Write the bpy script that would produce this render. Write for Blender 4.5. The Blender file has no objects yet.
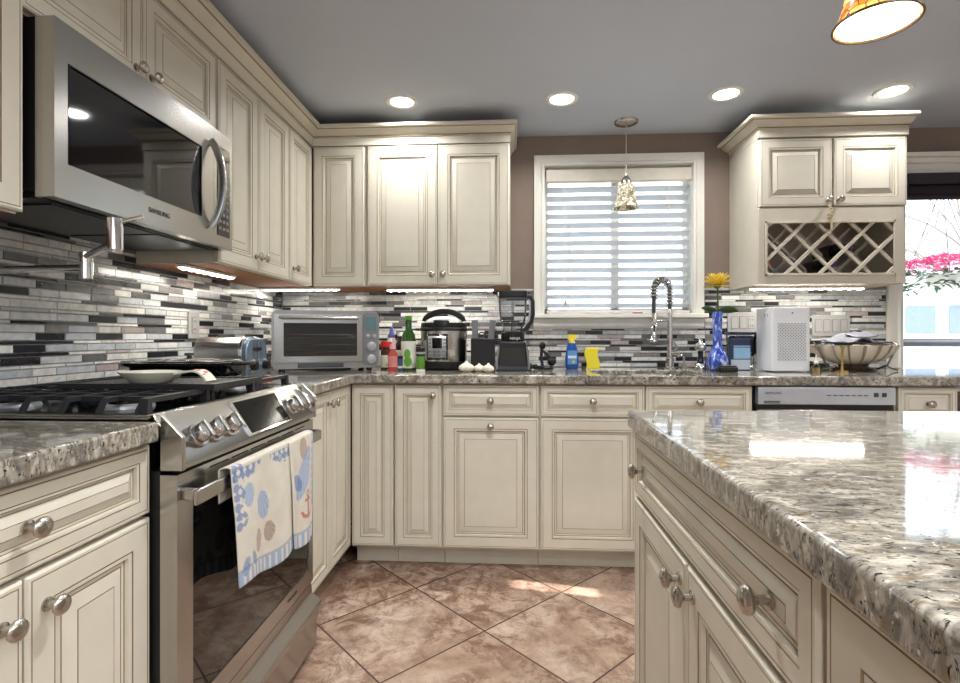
import bpy, math, random
from mathutils import Vector, Matrix
random.seed(7)
SC = bpy.context.scene
COL = SC.collection
PI = math.pi

def S(r, g, b):
    f = lambda c: (c/255/12.92) if c <= 10 else ((c/255+.055)/1.055)**2.4
    return (f(r), f(g), f(b))

# ------------------------------------------------------------------ camera, world, sun, exposure
cam_d = bpy.data.cameras.new('camera'); cam = bpy.data.objects.new('camera', cam_d); COL.objects.link(cam)
cam.location = (0, 0, 1.09); cam.rotation_euler = (PI/2, 0, math.radians(3.4))
cam_d.sensor_width = 36; cam_d.lens = 525/960*36; cam_d.shift_y = -.0052; cam_d.clip_start = .01
SC.camera = cam
W = bpy.data.worlds.new('sky'); SC.world = W; W.use_nodes = True
WB = W.node_tree.nodes['Background']; WB.inputs[0].default_value = (.80, .90, 1.0, 1); WB.inputs[1].default_value = 3.2
sun_d = bpy.data.lights.new('sun', 'SUN'); sun = bpy.data.objects.new('sun', sun_d); COL.objects.link(sun)
sun_d.energy = 14; sun_d.angle = .006; sun_d.color = (1, .96, .9)
SUN_E, SUN_P = math.radians(26), math.radians(10)
SUN_DIR = Vector((-math.cos(SUN_E)*math.cos(SUN_P), math.cos(SUN_E)*math.sin(SUN_P), -math.sin(SUN_E)))
sun.rotation_euler = SUN_DIR.to_track_quat('-Z', 'Y').to_euler(); sun.location = (6, -1, 4)
SC.view_settings.view_transform = 'Standard'; SC.view_settings.look = 'None'
SC.view_settings.gamma = 1; SC.view_settings.exposure = 0.38; SC.view_settings.use_curve_mapping = False
CAN_W, CAN_FILL_W, STRIP_W = 4.0, 14.0, 2.3
try:
    SC.cycles.use_denoising = True
    SC.cycles.max_bounces = 10; SC.cycles.sample_clamp_indirect = 6
except Exception: pass

# ------------------------------------------------------------------ materials
def nmat(name):
    m = bpy.data.materials.new(name); m.use_nodes = True
    nt = m.node_tree; return m, nt, nt.nodes['Principled BSDF']
def nd(nt, t, **kw):
    n = nt.nodes.new(t)
    for k, v in kw.items(): setattr(n, k, v)
    return n
def ramp(nt, fac, stops):
    r = nd(nt, 'ShaderNodeValToRGB'); e = r.color_ramp.elements
    while len(e) < len(stops): e.new(.5)
    for i, (p, c) in enumerate(stops):
        e[i].position = p; e[i].color = (*c[:3], 1)
    nt.links.new(fac, r.inputs[0]); return r.outputs[0]
def mixc(nt, fac, a, b, mode='MIX'):
    m = nd(nt, 'ShaderNodeMix', data_type='RGBA', blend_type=mode)
    for i, v in ((0, fac), (6, a), (7, b)):
        if hasattr(v, 'links'): nt.links.new(v, m.inputs[i])
        else: m.inputs[i].default_value = v if i == 0 else (*v[:3], 1)
    return m.outputs[2]
def noise(nt, scale, detail=4, dist=0, vec=None, rough=.5):
    n = nd(nt, 'ShaderNodeTexNoise'); n.inputs['Scale'].default_value = scale
    n.inputs['Detail'].default_value = detail; n.inputs['Distortion'].default_value = dist; n.inputs['Roughness'].default_value = rough
    if vec is None: vec = nd(nt, 'ShaderNodeTexCoord').outputs['Object']
    nt.links.new(vec, n.inputs['Vector']); return n.outputs['Fac']
def bump(nt, b, h, st, dist=.002):
    k = nd(nt, 'ShaderNodeBump'); k.inputs['Strength'].default_value = st; k.inputs['Distance'].default_value = dist
    nt.links.new(h, k.inputs['Height']); nt.links.new(k.outputs[0], b.inputs['Normal'])

def M(name, c, rough=.5, metal=0, var=.06, scale=14, bmp=0, bscale=60, em=None, ems=0, trans=0, ior=1.45, coat=0, stretch=None, rv=.22):
    m, nt, b = nmat(name)
    vec = nd(nt, 'ShaderNodeTexCoord').outputs['Object']
    if stretch:
        mp = nd(nt, 'ShaderNodeMapping'); mp.inputs['Scale'].default_value = stretch
        nt.links.new(vec, mp.inputs[0]); vec = mp.outputs[0]
    n = noise(nt, scale, 4, 0, vec)
    lo = tuple(x*(1-var) for x in c); hi = tuple(min(1, x*(1+var)) for x in c)
    nt.links.new(ramp(nt, n, [(.3, lo), (.7, hi)]), b.inputs['Base Color'])
    b.inputs['Roughness'].default_value = rough; b.inputs['Metallic'].default_value = metal
    b.inputs['Transmission Weight'].default_value = trans; b.inputs['IOR'].default_value = ior
    b.inputs['Coat Weight'].default_value = coat
    if em: b.inputs['Emission Color'].default_value = (*em, 1); b.inputs['Emission Strength'].default_value = ems
    if stretch:
        r = nd(nt, 'ShaderNodeMapRange'); r.inputs[3].default_value = rough*(1-rv); r.inputs[4].default_value = rough*(1+rv)
        nt.links.new(n, r.inputs[0]); nt.links.new(r.outputs[0], b.inputs['Roughness'])
    if bmp: bump(nt, b, noise(nt, bscale, 4), bmp)
    return m
CREAM = M('cream_paint', S(207, 202, 187), .4, var=.03, bmp=.04, bscale=9)
GLAZE = M('glaze_in_grooves', S(146, 126, 94), .45)
RACKP = M('rack_paint', S(205, 198, 182), .4, var=.03)
BROWNW = M('raw_wood_underside', S(150, 96, 58), .6, scale=6, var=.15, stretch=(2, 20, 20))
STEEL = M('brushed_steel', (.50, .49, .475), .24, 1, var=.012, scale=8)
STEELH = M('brushed_steel_along', (.44, .425, .405), .25, 1, var=.015, scale=6, stretch=(.3, 160, 160), rv=.05)
CHROME = M('chrome', (.78, .78, .78), .09, 1, var=.01)
NICKEL = M('satin_nickel', S(186, 180, 172), .25, 1, var=.05)
DKSTEEL = M('dark_steel', (.09, .09, .095), .35, 1)
BLACK = M('black_plastic', S(16, 16, 18), .35)
BLACKG = M('black_gloss', S(6, 6, 7), .05, coat=.5)
IRON = M('cast_iron', S(40, 40, 43), .42, bmp=.15, bscale=250)
ENAMEL = M('black_enamel', S(12, 12, 13), .12)
WHITEP = M('white_trim_paint', S(232, 230, 222), .4, var=.02)
WHITEPL = M('white_plastic', S(226, 228, 232), .35, var=.02)
GREYPL = M('grey_plastic', S(120, 122, 126), .4)
SILVERPL = M('silver_plastic', S(165, 168, 172), .35, .4)
PLATE = M('switch_plate', S(150, 149, 150), .45, var=.02)
DARKG = M('dark_gap', S(10, 10, 10), .8)
GOLD = M('brass', S(196, 168, 104), .25, 1)
CERAM = M('white_ceramic', S(226, 222, 205), .15, coat=.4)
LED = M('led_white', (1, .97, .9), .5, em=(1, .96, .86), ems=14)
CANEM = M('can_lamp', (1, 1, 1), .5, em=(1, .97, .92), ems=9)
WALLP = M('taupe_wall_paint', S(134, 119, 108), .75, var=.05, scale=5, bmp=.12, bscale=40)
CEILP = M('ceiling_paint', S(192, 198, 209), .85, var=.02, scale=3, bmp=.25, bscale=28)
DARKROOM = M('far_wall_paint', S(206, 202, 196), .8)

def glass_mat(name, tint=(1, 1, 1), refl=.1):
    m = bpy.data.materials.new(name); m.use_nodes = True; nt = m.node_tree; nt.nodes.clear()
    o = nd(nt, 'ShaderNodeOutputMaterial'); mx = nd(nt, 'ShaderNodeMixShader')
    t = nd(nt, 'ShaderNodeBsdfTransparent'); t.inputs[0].default_value = (*tint, 1)
    g = nd(nt, 'ShaderNodeBsdfGlossy'); g.inputs['Roughness'].default_value = .02
    lw = nd(nt, 'ShaderNodeFresnel'); lw.inputs[0].default_value = 1.45
    mr = nd(nt, 'ShaderNodeMapRange'); mr.inputs[3].default_value = 0; mr.inputs[4].default_value = refl*10
    nt.links.new(lw.outputs[0], mr.inputs[0]); nt.links.new(mr.outputs[0], mx.inputs[0])
    nt.links.new(t.outputs[0], mx.inputs[1]); nt.links.new(g.outputs[0], mx.inputs[2]); nt.links.new(mx.outputs[0], o.inputs[0])
    return m
PANE = glass_mat('window_glass', (.97, .99, 1))
CLEAR = glass_mat('clear_jug', (.86, .88, .9), .12)

def granite():
    m, nt, b = nmat('granite')
    co = nd(nt, 'ShaderNodeTexCoord').outputs['Object']
    mp = nd(nt, 'ShaderNodeMapping'); mp.inputs['Rotation'].default_value = (0, 0, .5); mp.inputs['Scale'].default_value = (1, 2.1, 1)
    nt.links.new(co, mp.inputs[0]); v = mp.outputs[0]
    base = ramp(nt, noise(nt, 24, 6, .9, v, .6), [(.34, S(92, 90, 86)), (.5, S(144, 139, 128)), (.66, S(192, 187, 174))])
    brown = ramp(nt, noise(nt, 44, 4, .6, v), [(.57, (0, 0, 0)), (.66, (1, 1, 1))])
    c = mixc(nt, brown, base, S(126, 112, 92))
    grey = ramp(nt, noise(nt, 46, 6, 1.4, v, .7), [(.53, (0, 0, 0)), (.64, (.85, .85, .85))])
    c = mixc(nt, grey, c, S(88, 86, 86))
    dark = ramp(nt, noise(nt, 95, 5, .8, v, .62), [(.57, (0, 0, 0)), (.63, (1, 1, 1))])
    c = mixc(nt, dark, c, S(20, 20, 24))
    white = ramp(nt, noise(nt, 110, 3, .2, co), [(.66, (0, 0, 0)), (.74, (1, 1, 1))])
    c = mixc(nt, white, c, S(212, 209, 198))
    nt.links.new(c, b.inputs['Base Color']); b.inputs['Roughness'].default_value = .07
    b.inputs['Coat Weight'].default_value = .3; b.inputs['Coat Roughness'].default_value = .03
    return m
GRANITE = granite()

def floor_mat():
    m, nt, b = nmat('travertine_tile')
    co = nd(nt, 'ShaderNodeTexCoord').outputs['Object']
    mp = nd(nt, 'ShaderNodeMapping'); r = Matrix.Rotation(PI/4, 3, 'Z') @ Vector((-.099, 1.941, 0))
    mp.inputs['Rotation'].default_value = (0, 0, PI/4); mp.inputs['Location'].default_value = (-r.x, -r.y, 0)
    nt.links.new(co, mp.inputs[0])
    br = nd(nt, 'ShaderNodeTexBrick', offset=0, squash=1)
    for k, v in (('Scale', 1), ('Mortar Size', .0035), ('Mortar Smooth', .1), ('Brick Width', .4435), ('Row Height', .4435), ('Bias', 0)):
        br.inputs[k].default_value = v
    br.inputs['Color1'].default_value = (0, 0, 0, 1); br.inputs['Color2'].default_value = (1, 1, 1, 1); br.inputs['Mortar'].default_value = (0, 0, 0, 1)
    nt.links.new(mp.outputs[0], br.inputs['Vector'])
    mul = nd(nt, 'ShaderNodeMath', operation='MULTIPLY'); mul.inputs[1].default_value = 23
    nt.links.new(br.outputs['Color'], mul.inputs[0])
    def n4(scale, detail, dist, rough=.6):
        n = nd(nt, 'ShaderNodeTexNoise', noise_dimensions='4D')
        n.inputs['Scale'].default_value = scale; n.inputs['Detail'].default_value = detail
        n.inputs['Distortion'].default_value = dist; n.inputs['Roughness'].default_value = rough
        nt.links.new(co, n.inputs['Vector']); nt.links.new(mul.outputs[0], n.inputs['W']); return n.outputs['Fac']
    base = ramp(nt, n4(3.2, 8, .9), [(.3, S(134, 108, 90)), (.47, S(176, 150, 131)), (.64, S(200, 180, 163))])
    vein0 = ramp(nt, n4(11, 14, 1.1, .78), [(.44, (0, 0, 0)), (.55, (.75, .75, .75)), (.68, (1, 1, 1))])
    msk = ramp(nt, n4(2.6, 6, 1.4, .6), [(.36, (.25, .25, .25)), (.52, (1, 1, 1))])
    vein = mixc(nt, 1.0, vein0, msk, 'MULTIPLY')
    c = mixc(nt, vein, base, S(98, 66, 50))
    fine = ramp(nt, n4(48, 9, .4, .7), [(.54, (0, 0, 0)), (.68, (.7, .7, .7))])
    c = mixc(nt, fine, c, S(128, 98, 80))
    c = mixc(nt, br.outputs['Fac'], c, S(84, 68, 58))
    nt.links.new(c, b.inputs['Base Color'])
    rr = nd(nt, 'ShaderNodeMapRange'); rr.inputs[3].default_value = .28; rr.inputs[4].default_value = .8
    nt.links.new(br.outputs['Fac'], rr.inputs[0]); nt.links.new(rr.outputs[0], b.inputs['Roughness'])
    inv = nd(nt, 'ShaderNodeMath', operation='SUBTRACT'); inv.inputs[0].default_value = 1; nt.links.new(br.outputs['Fac'], inv.inputs[1])
    bump(nt, b, inv.outputs[0], .5, .003)
    return m

def attr_mat(name, rough, veins=0, **kw):
    m, nt, b = nmat(name)
    a = nd(nt, 'ShaderNodeVertexColor', layer_name='Col').outputs[0]
    if veins:
        v = ramp(nt, noise(nt, 26, 6, 1.5), [(.35, (1-veins,)*3), (.6, (1, 1, 1))])
        a = mixc(nt, 1.0, a, v, 'MULTIPLY')
    nt.links.new(a, b.inputs['Base Color']); b.inputs['Roughness'].default_value = rough
    for k, v in kw.items(): b.inputs[k].default_value = v
    return m
TILE = attr_mat('mosaic_tile', .16, .22)
CLOTH = attr_mat('printed_cloth', .9)

# ------------------------------------------------------------------ mesh builder
class MB:
    def __init__(s): s.v = []; s.f = []; s.m = []; s.c = None
    def add(s, vs, fs, mat=0):
        o = len(s.v); s.v += [tuple(v) for v in vs]
        for f in fs: s.f.append(tuple(o+i for i in f)); s.m.append(mat)
        return s
    def box(s, x0, y0, z0, x1, y1, z1, mat=0, faces=None):
        vs = [(x, y, z) for z in (z0, z1) for y in (y0, y1) for x in (x0, x1)]
        fs = [(0, 2, 3, 1), (4, 5, 7, 6), (0, 1, 5, 4), (2, 6, 7, 3), (0, 4, 6, 2), (1, 3, 7, 5)]
        o = len(s.v); s.v += vs
        for i, f in enumerate(fs):
            s.f.append(tuple(o+k for k in f)); s.m.append(faces.get(i, mat) if faces else mat)
        return s
    def xf(s, mat, start=0):
        s.v[start:] = [tuple(mat @ Vector(v)) for v in s.v[start:]]; return s
    def lathe(s, prof, n=28, mat=0, cx=0, cy=0, close=True, fn=None):
        o = len(s.v); k = len(prof)
        for i in range(n):
            a = 2*PI*i/n
            for (r, z) in prof:
                rr = r*(fn(a, z) if fn else 1)
                s.v.append((cx+rr*math.cos(a), cy+rr*math.sin(a), z))
        for i in range(n):
            j = (i+1) % n
            for p in range(k-1):
                s.f.append((o+i*k+p, o+j*k+p, o+j*k+p+1, o+i*k+p+1)); s.m.append(mat)
        if close:
            if prof[0][0] > 1e-5: s.f.append(tuple(o+i*k for i in reversed(range(n)))); s.m.append(mat)
            if prof[-1][0] > 1e-5: s.f.append(tuple(o+i*k+k-1 for i in range(n))); s.m.append(mat)
        return s
    def sweep(s, path, sec, mat=0, cap=True, scale=None, up=None):
        P = [Vector(p) for p in path]; n = len(P); k = len(sec); o = len(s.v)
        t0 = (P[1]-P[0]).normalized()
        u = Vector(up) if up else (Vector((0, 0, 1)) if abs(t0.z) < .9 else Vector((1, 0, 0)))
        for i in range(n):
            t = (P[min(i+1, n-1)]-P[max(i-1, 0)]).normalized()
            a = t.cross(u)
            if a.length < 1e-5: a = t.orthogonal()
            a.normalize(); b = a.cross(t).normalized(); u = b if not up else u
            q = scale[i] if scale else 1
            for (x, y) in sec: s.v.append(tuple(P[i]+a*x*q+b*y*q))
        for i in range(n-1):
            for j in range(k):
                l = (j+1) % k
                s.f.append((o+i*k+j, o+i*k+l, o+(i+1)*k+l, o+(i+1)*k+j)); s.m.append(mat)
        if cap:
            s.f.append(tuple(o+j for j in reversed(range(k)))); s.m.append(mat)
            s.f.append(tuple(o+(n-1)*k+j for j in range(k))); s.m.append(mat)
        return s
    def tube(s, path, r, n=10, mat=0, scale=None):
        return s.sweep(path, [(r*math.cos(2*PI*i/n), r*math.sin(2*PI*i/n)) for i in range(n)], mat, True, scale)
    def prism(s, poly, a0, a1, axis='x', mat=0):
        f = {'x': lambda p, a: (a, p[0], p[1]), 'y': lambda p, a: (p[0], a, p[1]), 'z': lambda p, a: (p[0], p[1], a)}[axis]
        n = len(poly); vs = [f(p, a0) for p in poly]+[f(p, a1) for p in poly]
        fs = [(i, (i+1) % n, n+(i+1) % n, n+i) for i in range(n)]+[tuple(reversed(range(n))), tuple(range(n, 2*n))]
        return s.add(vs, fs, mat)
    def ball(s, c, r, n=16, m=10, mat=0, sc=(1, 1, 1)):
        o = len(s.v)
        s.lathe([(max(1e-6, math.sin(PI*i/m))*r, -math.cos(PI*i/m)*r) for i in range(m+1)], n, mat, close=False)
        s.v[o:] = [(c[0]+x*sc[0], c[1]+y*sc[1], c[2]+z*sc[2]) for x, y, z in s.v[o:]]; return s
    def grid(s, nx, ny, fn, mat=0):
        o = len(s.v)
        for j in range(ny+1):
            for i in range(nx+1): s.v.append(tuple(fn(i/nx, j/ny)))
        for j in range(ny):
            for i in range(nx):
                a = o+j*(nx+1)+i; s.f.append((a, a+1, a+nx+2, a+nx+1)); s.m.append(mat)
        return s

def build(name, mb, mats, parent=None, loc=(0, 0, 0), rot=(0, 0, 0), bevel=0, smooth=40, subd=0, solid=0):
    me = bpy.data.meshes.new(name); me.from_pydata(mb.v, [], mb.f); me.update()
    if not isinstance(mats, (list, tuple)): mats = [mats]
    for m in mats: me.materials.append(m)
    me.polygons.foreach_set('material_index', mb.m)
    if mb.c:
        ca = me.color_attributes.new('Col', 'FLOAT_COLOR', 'POINT')
        ca.data.foreach_set('color', [x for c in mb.c for x in (*c[:3], 1)])
    import bmesh
    bm = bmesh.new(); bm.from_mesh(me); bmesh.ops.recalc_face_normals(bm, faces=bm.faces); bm.to_mesh(me); bm.free()
    if smooth:
        me.polygons.foreach_set('use_smooth', [True]*len(me.polygons)); me.set_sharp_from_angle(angle=math.radians(smooth))
    o = bpy.data.objects.new(name, me); COL.objects.link(o)
    o.location = loc; o.rotation_euler = rot
    if parent: o.parent = parent
    if solid:
        k = o.modifiers.new('solid', 'SOLIDIFY'); k.thickness = solid; k.offset = 0
    if bevel:
        k = o.modifiers.new('bevel', 'BEVEL'); k.width = bevel; k.segments = 3; k.limit_method = 'ANGLE'; k.angle_limit = math.radians(40)
        k.harden_normals = False
    if subd:
        k = o.modifiers.new('subd', 'SUBSURF'); k.levels = subd; k.render_levels = subd
    return o
def tag(o, label, cat, group=None):
    o['label'] = label; o['category'] = cat
    if group: o['group'] = group
    return o
def thing(name, label, cat, loc=(0, 0, 0), rz=0, group=None):
    o = bpy.data.objects.new(name, None); COL.objects.link(o); o.empty_display_size = .05
    o.location = loc; o.rotation_euler = (0, 0, rz); return tag(o, label, cat, group)
def struct(name, mb, mats, **kw):
    o = build(name, mb, mats, **kw); o['kind'] = 'structure'; return o
def copy_tree(o, parent=None):
    c = o.copy(); COL.objects.link(c)
    if parent: c.parent = parent
    for ch in list(o.children): copy_tree(ch, c)
    return c
def lettering(txt, size, mat, parent, loc, rot=(PI/2, 0, 0)):
    cu = bpy.data.curves.new('lettering', 'FONT'); cu.body = txt; cu.size = size; cu.extrude = .0004
    cu.align_x = 'CENTER'; cu.align_y = 'CENTER'; cu.materials.append(mat)
    tmp = bpy.data.objects.new('tmp', cu); me = bpy.data.meshes.new_from_object(tmp); bpy.data.objects.remove(tmp)
    o = bpy.data.objects.new('lettering', me); COL.objects.link(o); o.parent = parent; o.location = loc; o.rotation_euler = rot; return o
def arc(cx, cz, r, a0, a1, n=14):
    return [(cx+r*math.cos(a0+(a1-a0)*i/n), cz+r*math.sin(a0+(a1-a0)*i/n)) for i in range(n+1)]
def rrect(x0, y0, x1, y1, r, n=5):
    p = []
    for cx, cy, a in ((x1-r, y1-r, 0), (x0+r, y1-r, PI/2), (x0+r, y0+r, PI), (x1-r, y0+r, 1.5*PI)):
        p += [(cx+r*math.cos(a+PI/2*i/n), cy+r*math.sin(a+PI/2*i/n)) for i in range(n+1)]
    return p
def slab(xs, ys, keep, z0, z1):
    m = MB(); nx, ny = len(xs), len(ys); idx = {}
    def vid(i, j, t):
        if (i, j, t) not in idx: idx[(i, j, t)] = len(m.v); m.v.append((xs[i], ys[j], (z0, z1)[t]))
        return idx[(i, j, t)]
    K = set(keep)
    def q(*f): m.f.append(f); m.m.append(0)
    for (i, j) in K:
        q(vid(i, j, 1), vid(i+1, j, 1), vid(i+1, j+1, 1), vid(i, j+1, 1)); q(vid(i, j, 0), vid(i, j+1, 0), vid(i+1, j+1, 0), vid(i+1, j, 0))
        for (di, dj, a, b) in ((-1, 0, (i, j+1), (i, j)), (1, 0, (i+1, j), (i+1, j+1)), (0, -1, (i, j), (i+1, j)), (0, 1, (i+1, j+1), (i, j+1))):
            if (i+di, j+dj) not in K: q(vid(*a, 0), vid(*b, 0), vid(*b, 1), vid(*a, 1))
    return m

# ------------------------------------------------------------------ room shell
XL, XR, YB, YF, ZC = -1.37, 3.4, 3.06, -2.9, 2.25
struct('floor', MB().box(XL-.1, YF-.1, -.1, XR+.1, YB+.1, 0), floor_mat(), smooth=0)
struct('ceiling', MB().box(XL-.1, YF-.1, ZC, XR+.1, YB+.15, ZC+.1), CEILP, smooth=0)
struct('wall_left', MB().box(XL-.12, YF-.1, 0, XL, YB+.15, ZC), WALLP, smooth=0)
def wall_with_holes(name, along, c0, c1, a0, a1, holes, mat):
    xs = sorted({a0, a1, *[h[0] for h in holes], *[h[1] for h in holes]}); zs = sorted({0, ZC, *[h[2] for h in holes], *[h[3] for h in holes]})
    keep = [(i, j) for i in range(len(xs)-1) for j in range(len(zs)-1)
            if not any(h[0]-1e-6 <= xs[i] and xs[i+1] <= h[1]+1e-6 and h[2]-1e-6 <= zs[j] and zs[j+1] <= h[3]+1e-6 for h in holes)]
    m = slab(xs, zs, keep, c0, c1)
    m.v = [(x, c, z) if along == 'x' else (c, x, z) for (x, z, c) in m.v]
    return struct(name, m, mat, smooth=0)
W1 = (.19, 1.032, 1.220, 2.075)
W2 = (2.17, 3.25, .78, 1.99)
wall_with_holes('wall_back', 'x', YB, YB+.14, XL, XR, [W1, W2], WALLP)
W4 = (-.9, 2.8, 1.5, 2.1)
wall_with_holes('wall_front', 'x', YF-.12, YF, XL, XR, [W4], DARKROOM)
W3 = [(1.68, 1.76, 1.50, 1.70), (-2.2, .9, .3, 2.0)]  # first entry: unseen slit added to let a sun sliver onto the floor
wall_with_holes('wall_right', 'y', XR, XR+.03, YF, YB, W3[:1], DARKROOM)

# mosaic backsplash
TC = [(S(204, 205, 205), 24), (S(184, 188, 192), 21), (S(220, 219, 214), 19), (S(104, 103, 106), 12), (S(38, 39, 44), 21), (S(136, 132, 132), 6), (S(172, 160, 160), 5)]
def mosaic(length, z0, z1, seed, holes=()):
    rnd = random.Random(seed); m = MB(); m.c = []
    g = .0012; pat = [.0235, .011, .0235, .0235, .011, .0235, .0115]; z = z0; r = 0
    def put(a, b, za, zb, c, d=.006):
        o = len(m.v); e = .0015
        m.add([(a, 0, za), (b, 0, za), (b, 0, zb), (a, 0, zb), (a+e, -d, za+e), (b-e, -d, za+e), (b-e, -d, zb-e), (a+e, -d, zb-e)],
              [(4, 5, 6, 7), (0, 1, 5, 4), (1, 2, 6, 5), (2, 3, 7, 6), (3, 0, 4, 7)])
        m.c += [c]*(len(m.v)-o)
    o = len(m.v); gc = S(168, 166, 164)
    m.add([(0, -.002, z0), (length, -.002, z0), (length, -.002, z1), (0, -.002, z1)], [(0, 1, 2, 3)]); m.c += [gc]*4
    last = None
    while z < z1-.006:
        h = min(pat[r % len(pat)], z1-z); x = -rnd.random()*.08
        while x < length:
            w = rnd.choice([.08, .10, .10, .12, .15]) if h > .015 else rnd.choice([.11, .15, .19])
            a, b = max(0, x), min(length, x+w)
            cs = [c for c in TC if c[0] != last or c[1] > 18]
            if h < .015: cs = [(c, k*(2 if i == 4 else 1)) for i, (c, k) in enumerate(cs)]
            c = rnd.choices([q[0] for q in cs], [q[1] for q in cs])[0]; last = c
            k = rnd.uniform(.9, 1.1)
            if b-a > .008: put(a+g/2, b-g/2, z+g/2, z+h-g/2, tuple(q*k for q in c), .006+rnd.choice([0, .001]))
            x += w
        z += h; r += 1
    return m
bs1 = struct('wall_left_backsplash', mosaic(YB-.3-.01, .916, 1.354, 3), TILE, smooth=0, loc=(XL, .3, 0), rot=(0, 0, PI/2))
bs6 = struct('wall_left_backsplash_upper', mosaic(.76, 1.3545, 1.45, 21), TILE, smooth=0, loc=(XL, 1.085, 0), rot=(0, 0, PI/2))
bs2 = struct('wall_back_backsplash', mosaic(1.47, .916, 1.148, 11), TILE, smooth=0, loc=(XL+.009, YB, 0))
bs3 = struct('wall_back_backsplash_right', mosaic(2.085-1.10, .916, 1.352, 12), TILE, smooth=0, loc=(1.10, YB, 0))
bs4 = struct('wall_back_backsplash_upper', mosaic(1.47, 1.148, 1.352, 14), TILE, smooth=0, loc=(XL+.009, YB, 0))
bs5 = struct('wall_back_backsplash_sill', mosaic(1.00, .916, 1.134, 15), TILE, smooth=0, loc=(.101, YB, 0))
struct('trim_1', MB().box(.002, YB-.010, 1.354, .128, YB, 1.366).box(1.092, YB-.010, 1.354, 1.23, YB, 1.366), M('pencil_tile', S(196, 194, 190), .25))

# window 1 casing, sash, glass
def casing(x0, x1, z0, z1, wd, y0, bottom=False):
    prof = [(0, 0), (0, .016), (.2, .02), (.35, .013), (.55, .016), (.8, .022), (1, .022), (1, 0)]   # fraction outward from the opening
    m = MB(); P = [(x0, z0), (x0, z1), (x1, z1), (x1, z0)]; D = [(-1, 0), (-1, 1), (1, 1), (1, 0)]; k = len(prof)
    for (px, pz), (dx, dz) in zip(P, D):
        for (f, t) in prof: m.v.append((px+dx*f*wd, y0-t, pz+dz*f*wd))
    for i in range(3):
        for j in range(k):
            l = (j+1) % k; m.f.append((i*k+j, i*k+l, (i+1)*k+l, (i+1)*k+j)); m.m.append(0)
    m.f += [tuple(range(k)), tuple(3*k+j for j in range(k))]; m.m += [0, 0]
    return m
struct('trim_2', casing(W1[0], W1[1], 1.220, W1[3], .058, YB), WHITEP, smooth=25)
sill = MB().box(.115, YB-.05, 1.196, 1.107, YB+.06, 1.220)
struct('window_1_sill', sill, WHITEP, bevel=.004)
ap = MB().prism([(YB-.001, 1.135), (YB-.012, 1.135), (YB-.02, 1.15), (YB-.016, 1.165), (YB-.03, 1.185), (YB-.03, 1.1955), (YB-.001, 1.1955)], .13, 1.092, 'x')
struct('trim_3', ap, M('apron_paint', S(205, 204, 200), .4))
fr = MB(); a, b, c, d = W1; y0, y1 = YB+.075, YB+.12; mx = (a+b)/2
for (p, q, r, s) in ((a, a+.028, c, d), (b-.028, b, c, d), (mx-.022, mx+.022, c, d), (a, b, c, c+.032), (a, b, d-.045, d)): fr.box(p, y0, r, q, y1, s)
w1 = struct('window_1', fr, WHITEP)
build('window_pane', MB().box(a+.02, YB+.094, c+.02, b-.02, YB+.098, d-.03), PANE, w1)
jm = MB().box(a, YB, c, a+.004, YB+.075, d).box(b-.004, YB, c, b, YB+.075, d).box(a, YB, d-.004, b, YB+.075, d)
build('jamb_lining', jm, WHITEP, w1)

# window 2 (patio opening past the wine cabinet)
struct('trim_4', casing(W2[0], W2[1], .916, W2[3], .082, YB), WHITEP, smooth=25)
struct('trim_5', MB().box(2.09, YB-.055, 2.075, XR-.02, YB-.001, 2.10).box(2.09, YB-.035, 2.045, XR-.02, YB-.001, 2.075), WHITEP, bevel=.004)
fr = MB(); a, b, c, d = W2; y0, y1 = YB+.06, YB+.11
for (p, q, r, s) in ((a, a+.03, c, d), (b-.05, b, c, d), (a, b, c, c+.03), (a, b, d-.05, d)): fr.box(p, y0, r, q, y1, s)
w2 = struct('window_2', fr, WHITEP)
build('window_pane', MB().box(a+.02, YB+.083, c+.02, b-.03, YB+.087, d-.03), PANE, w2)
fr = MB(); a, b, c, d = W4
for (p, q, r, s) in ((a, a+.05, c, d), (b-.05, b, c, d), ((a+b)/2-.04, (a+b)/2+.04, c, d), (a, b, c, c+.05), (a, b, d-.05, d)): fr.box(p, YF-.1, r, q, YF-.05, s)
w4 = struct('window_fill', fr, WHITEP)  # unseen high window behind the camera, added for daylight fill
build('window_pane', MB().box(a+.03, YF-.08, c+.03, b-.03, YF-.076, d-.03), PANE, w4)

# ------------------------------------------------------------------ cabinets
PROF = [(0, 0), (0, .016), (.004, .0195), (.0085, .0195), 'g', (.0095, .0180), (.0105, .0195), (.050, .0195), 'g', (.0515, .0165), (.053, .0185), (.060, .0175), (.0625, .0110), 'g', (.0650, .0100),
        (.0655, .0105), (.0715, .0105), 'g', (.073, .0090), (.074, .0105), (.098, .0175), 'g', (.0990, .0162), (.100, .0180)]
def panel(w, h, k=1.0, body=.02):
    """raised panel front: x 0..w, z 0..h, back at y=body, front face near y=0"""
    m = MB(); loops = []; mats = []; nxt = 0
    lim = min(w, h)*.46
    k = min(k, lim/.101)
    for p in PROF:
        if p == 'g': nxt = 1; continue
        i, d = p; i = i*k if i > .012 else i
        i = min(i, lim)
        loops.append((i, d)); mats.append(nxt); nxt = 0
    for (i, d) in loops:
        y = body-d
        m.v += [(i, y, i), (w-i, y, i), (w-i, y, h-i), (i, y, h-i)]
    for n in range(len(loops)-1):
        mt = mats[n+1] or (mats[n] if loops[n+1][0]-loops[n][0] < .003 else 0)
        for j in range(4):
            l = (j+1) % 4; m.f.append((n*4+j, n*4+l, n*4+4+l, n*4+4+j)); m.m.append(mt)
    e = (len(loops)-1)*4; m.f.append((e, e+1, e+2, e+3)); m.m.append(0)
    m.f.append((3, 2, 1, 0)); m.m.append(0)
    return m
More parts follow.
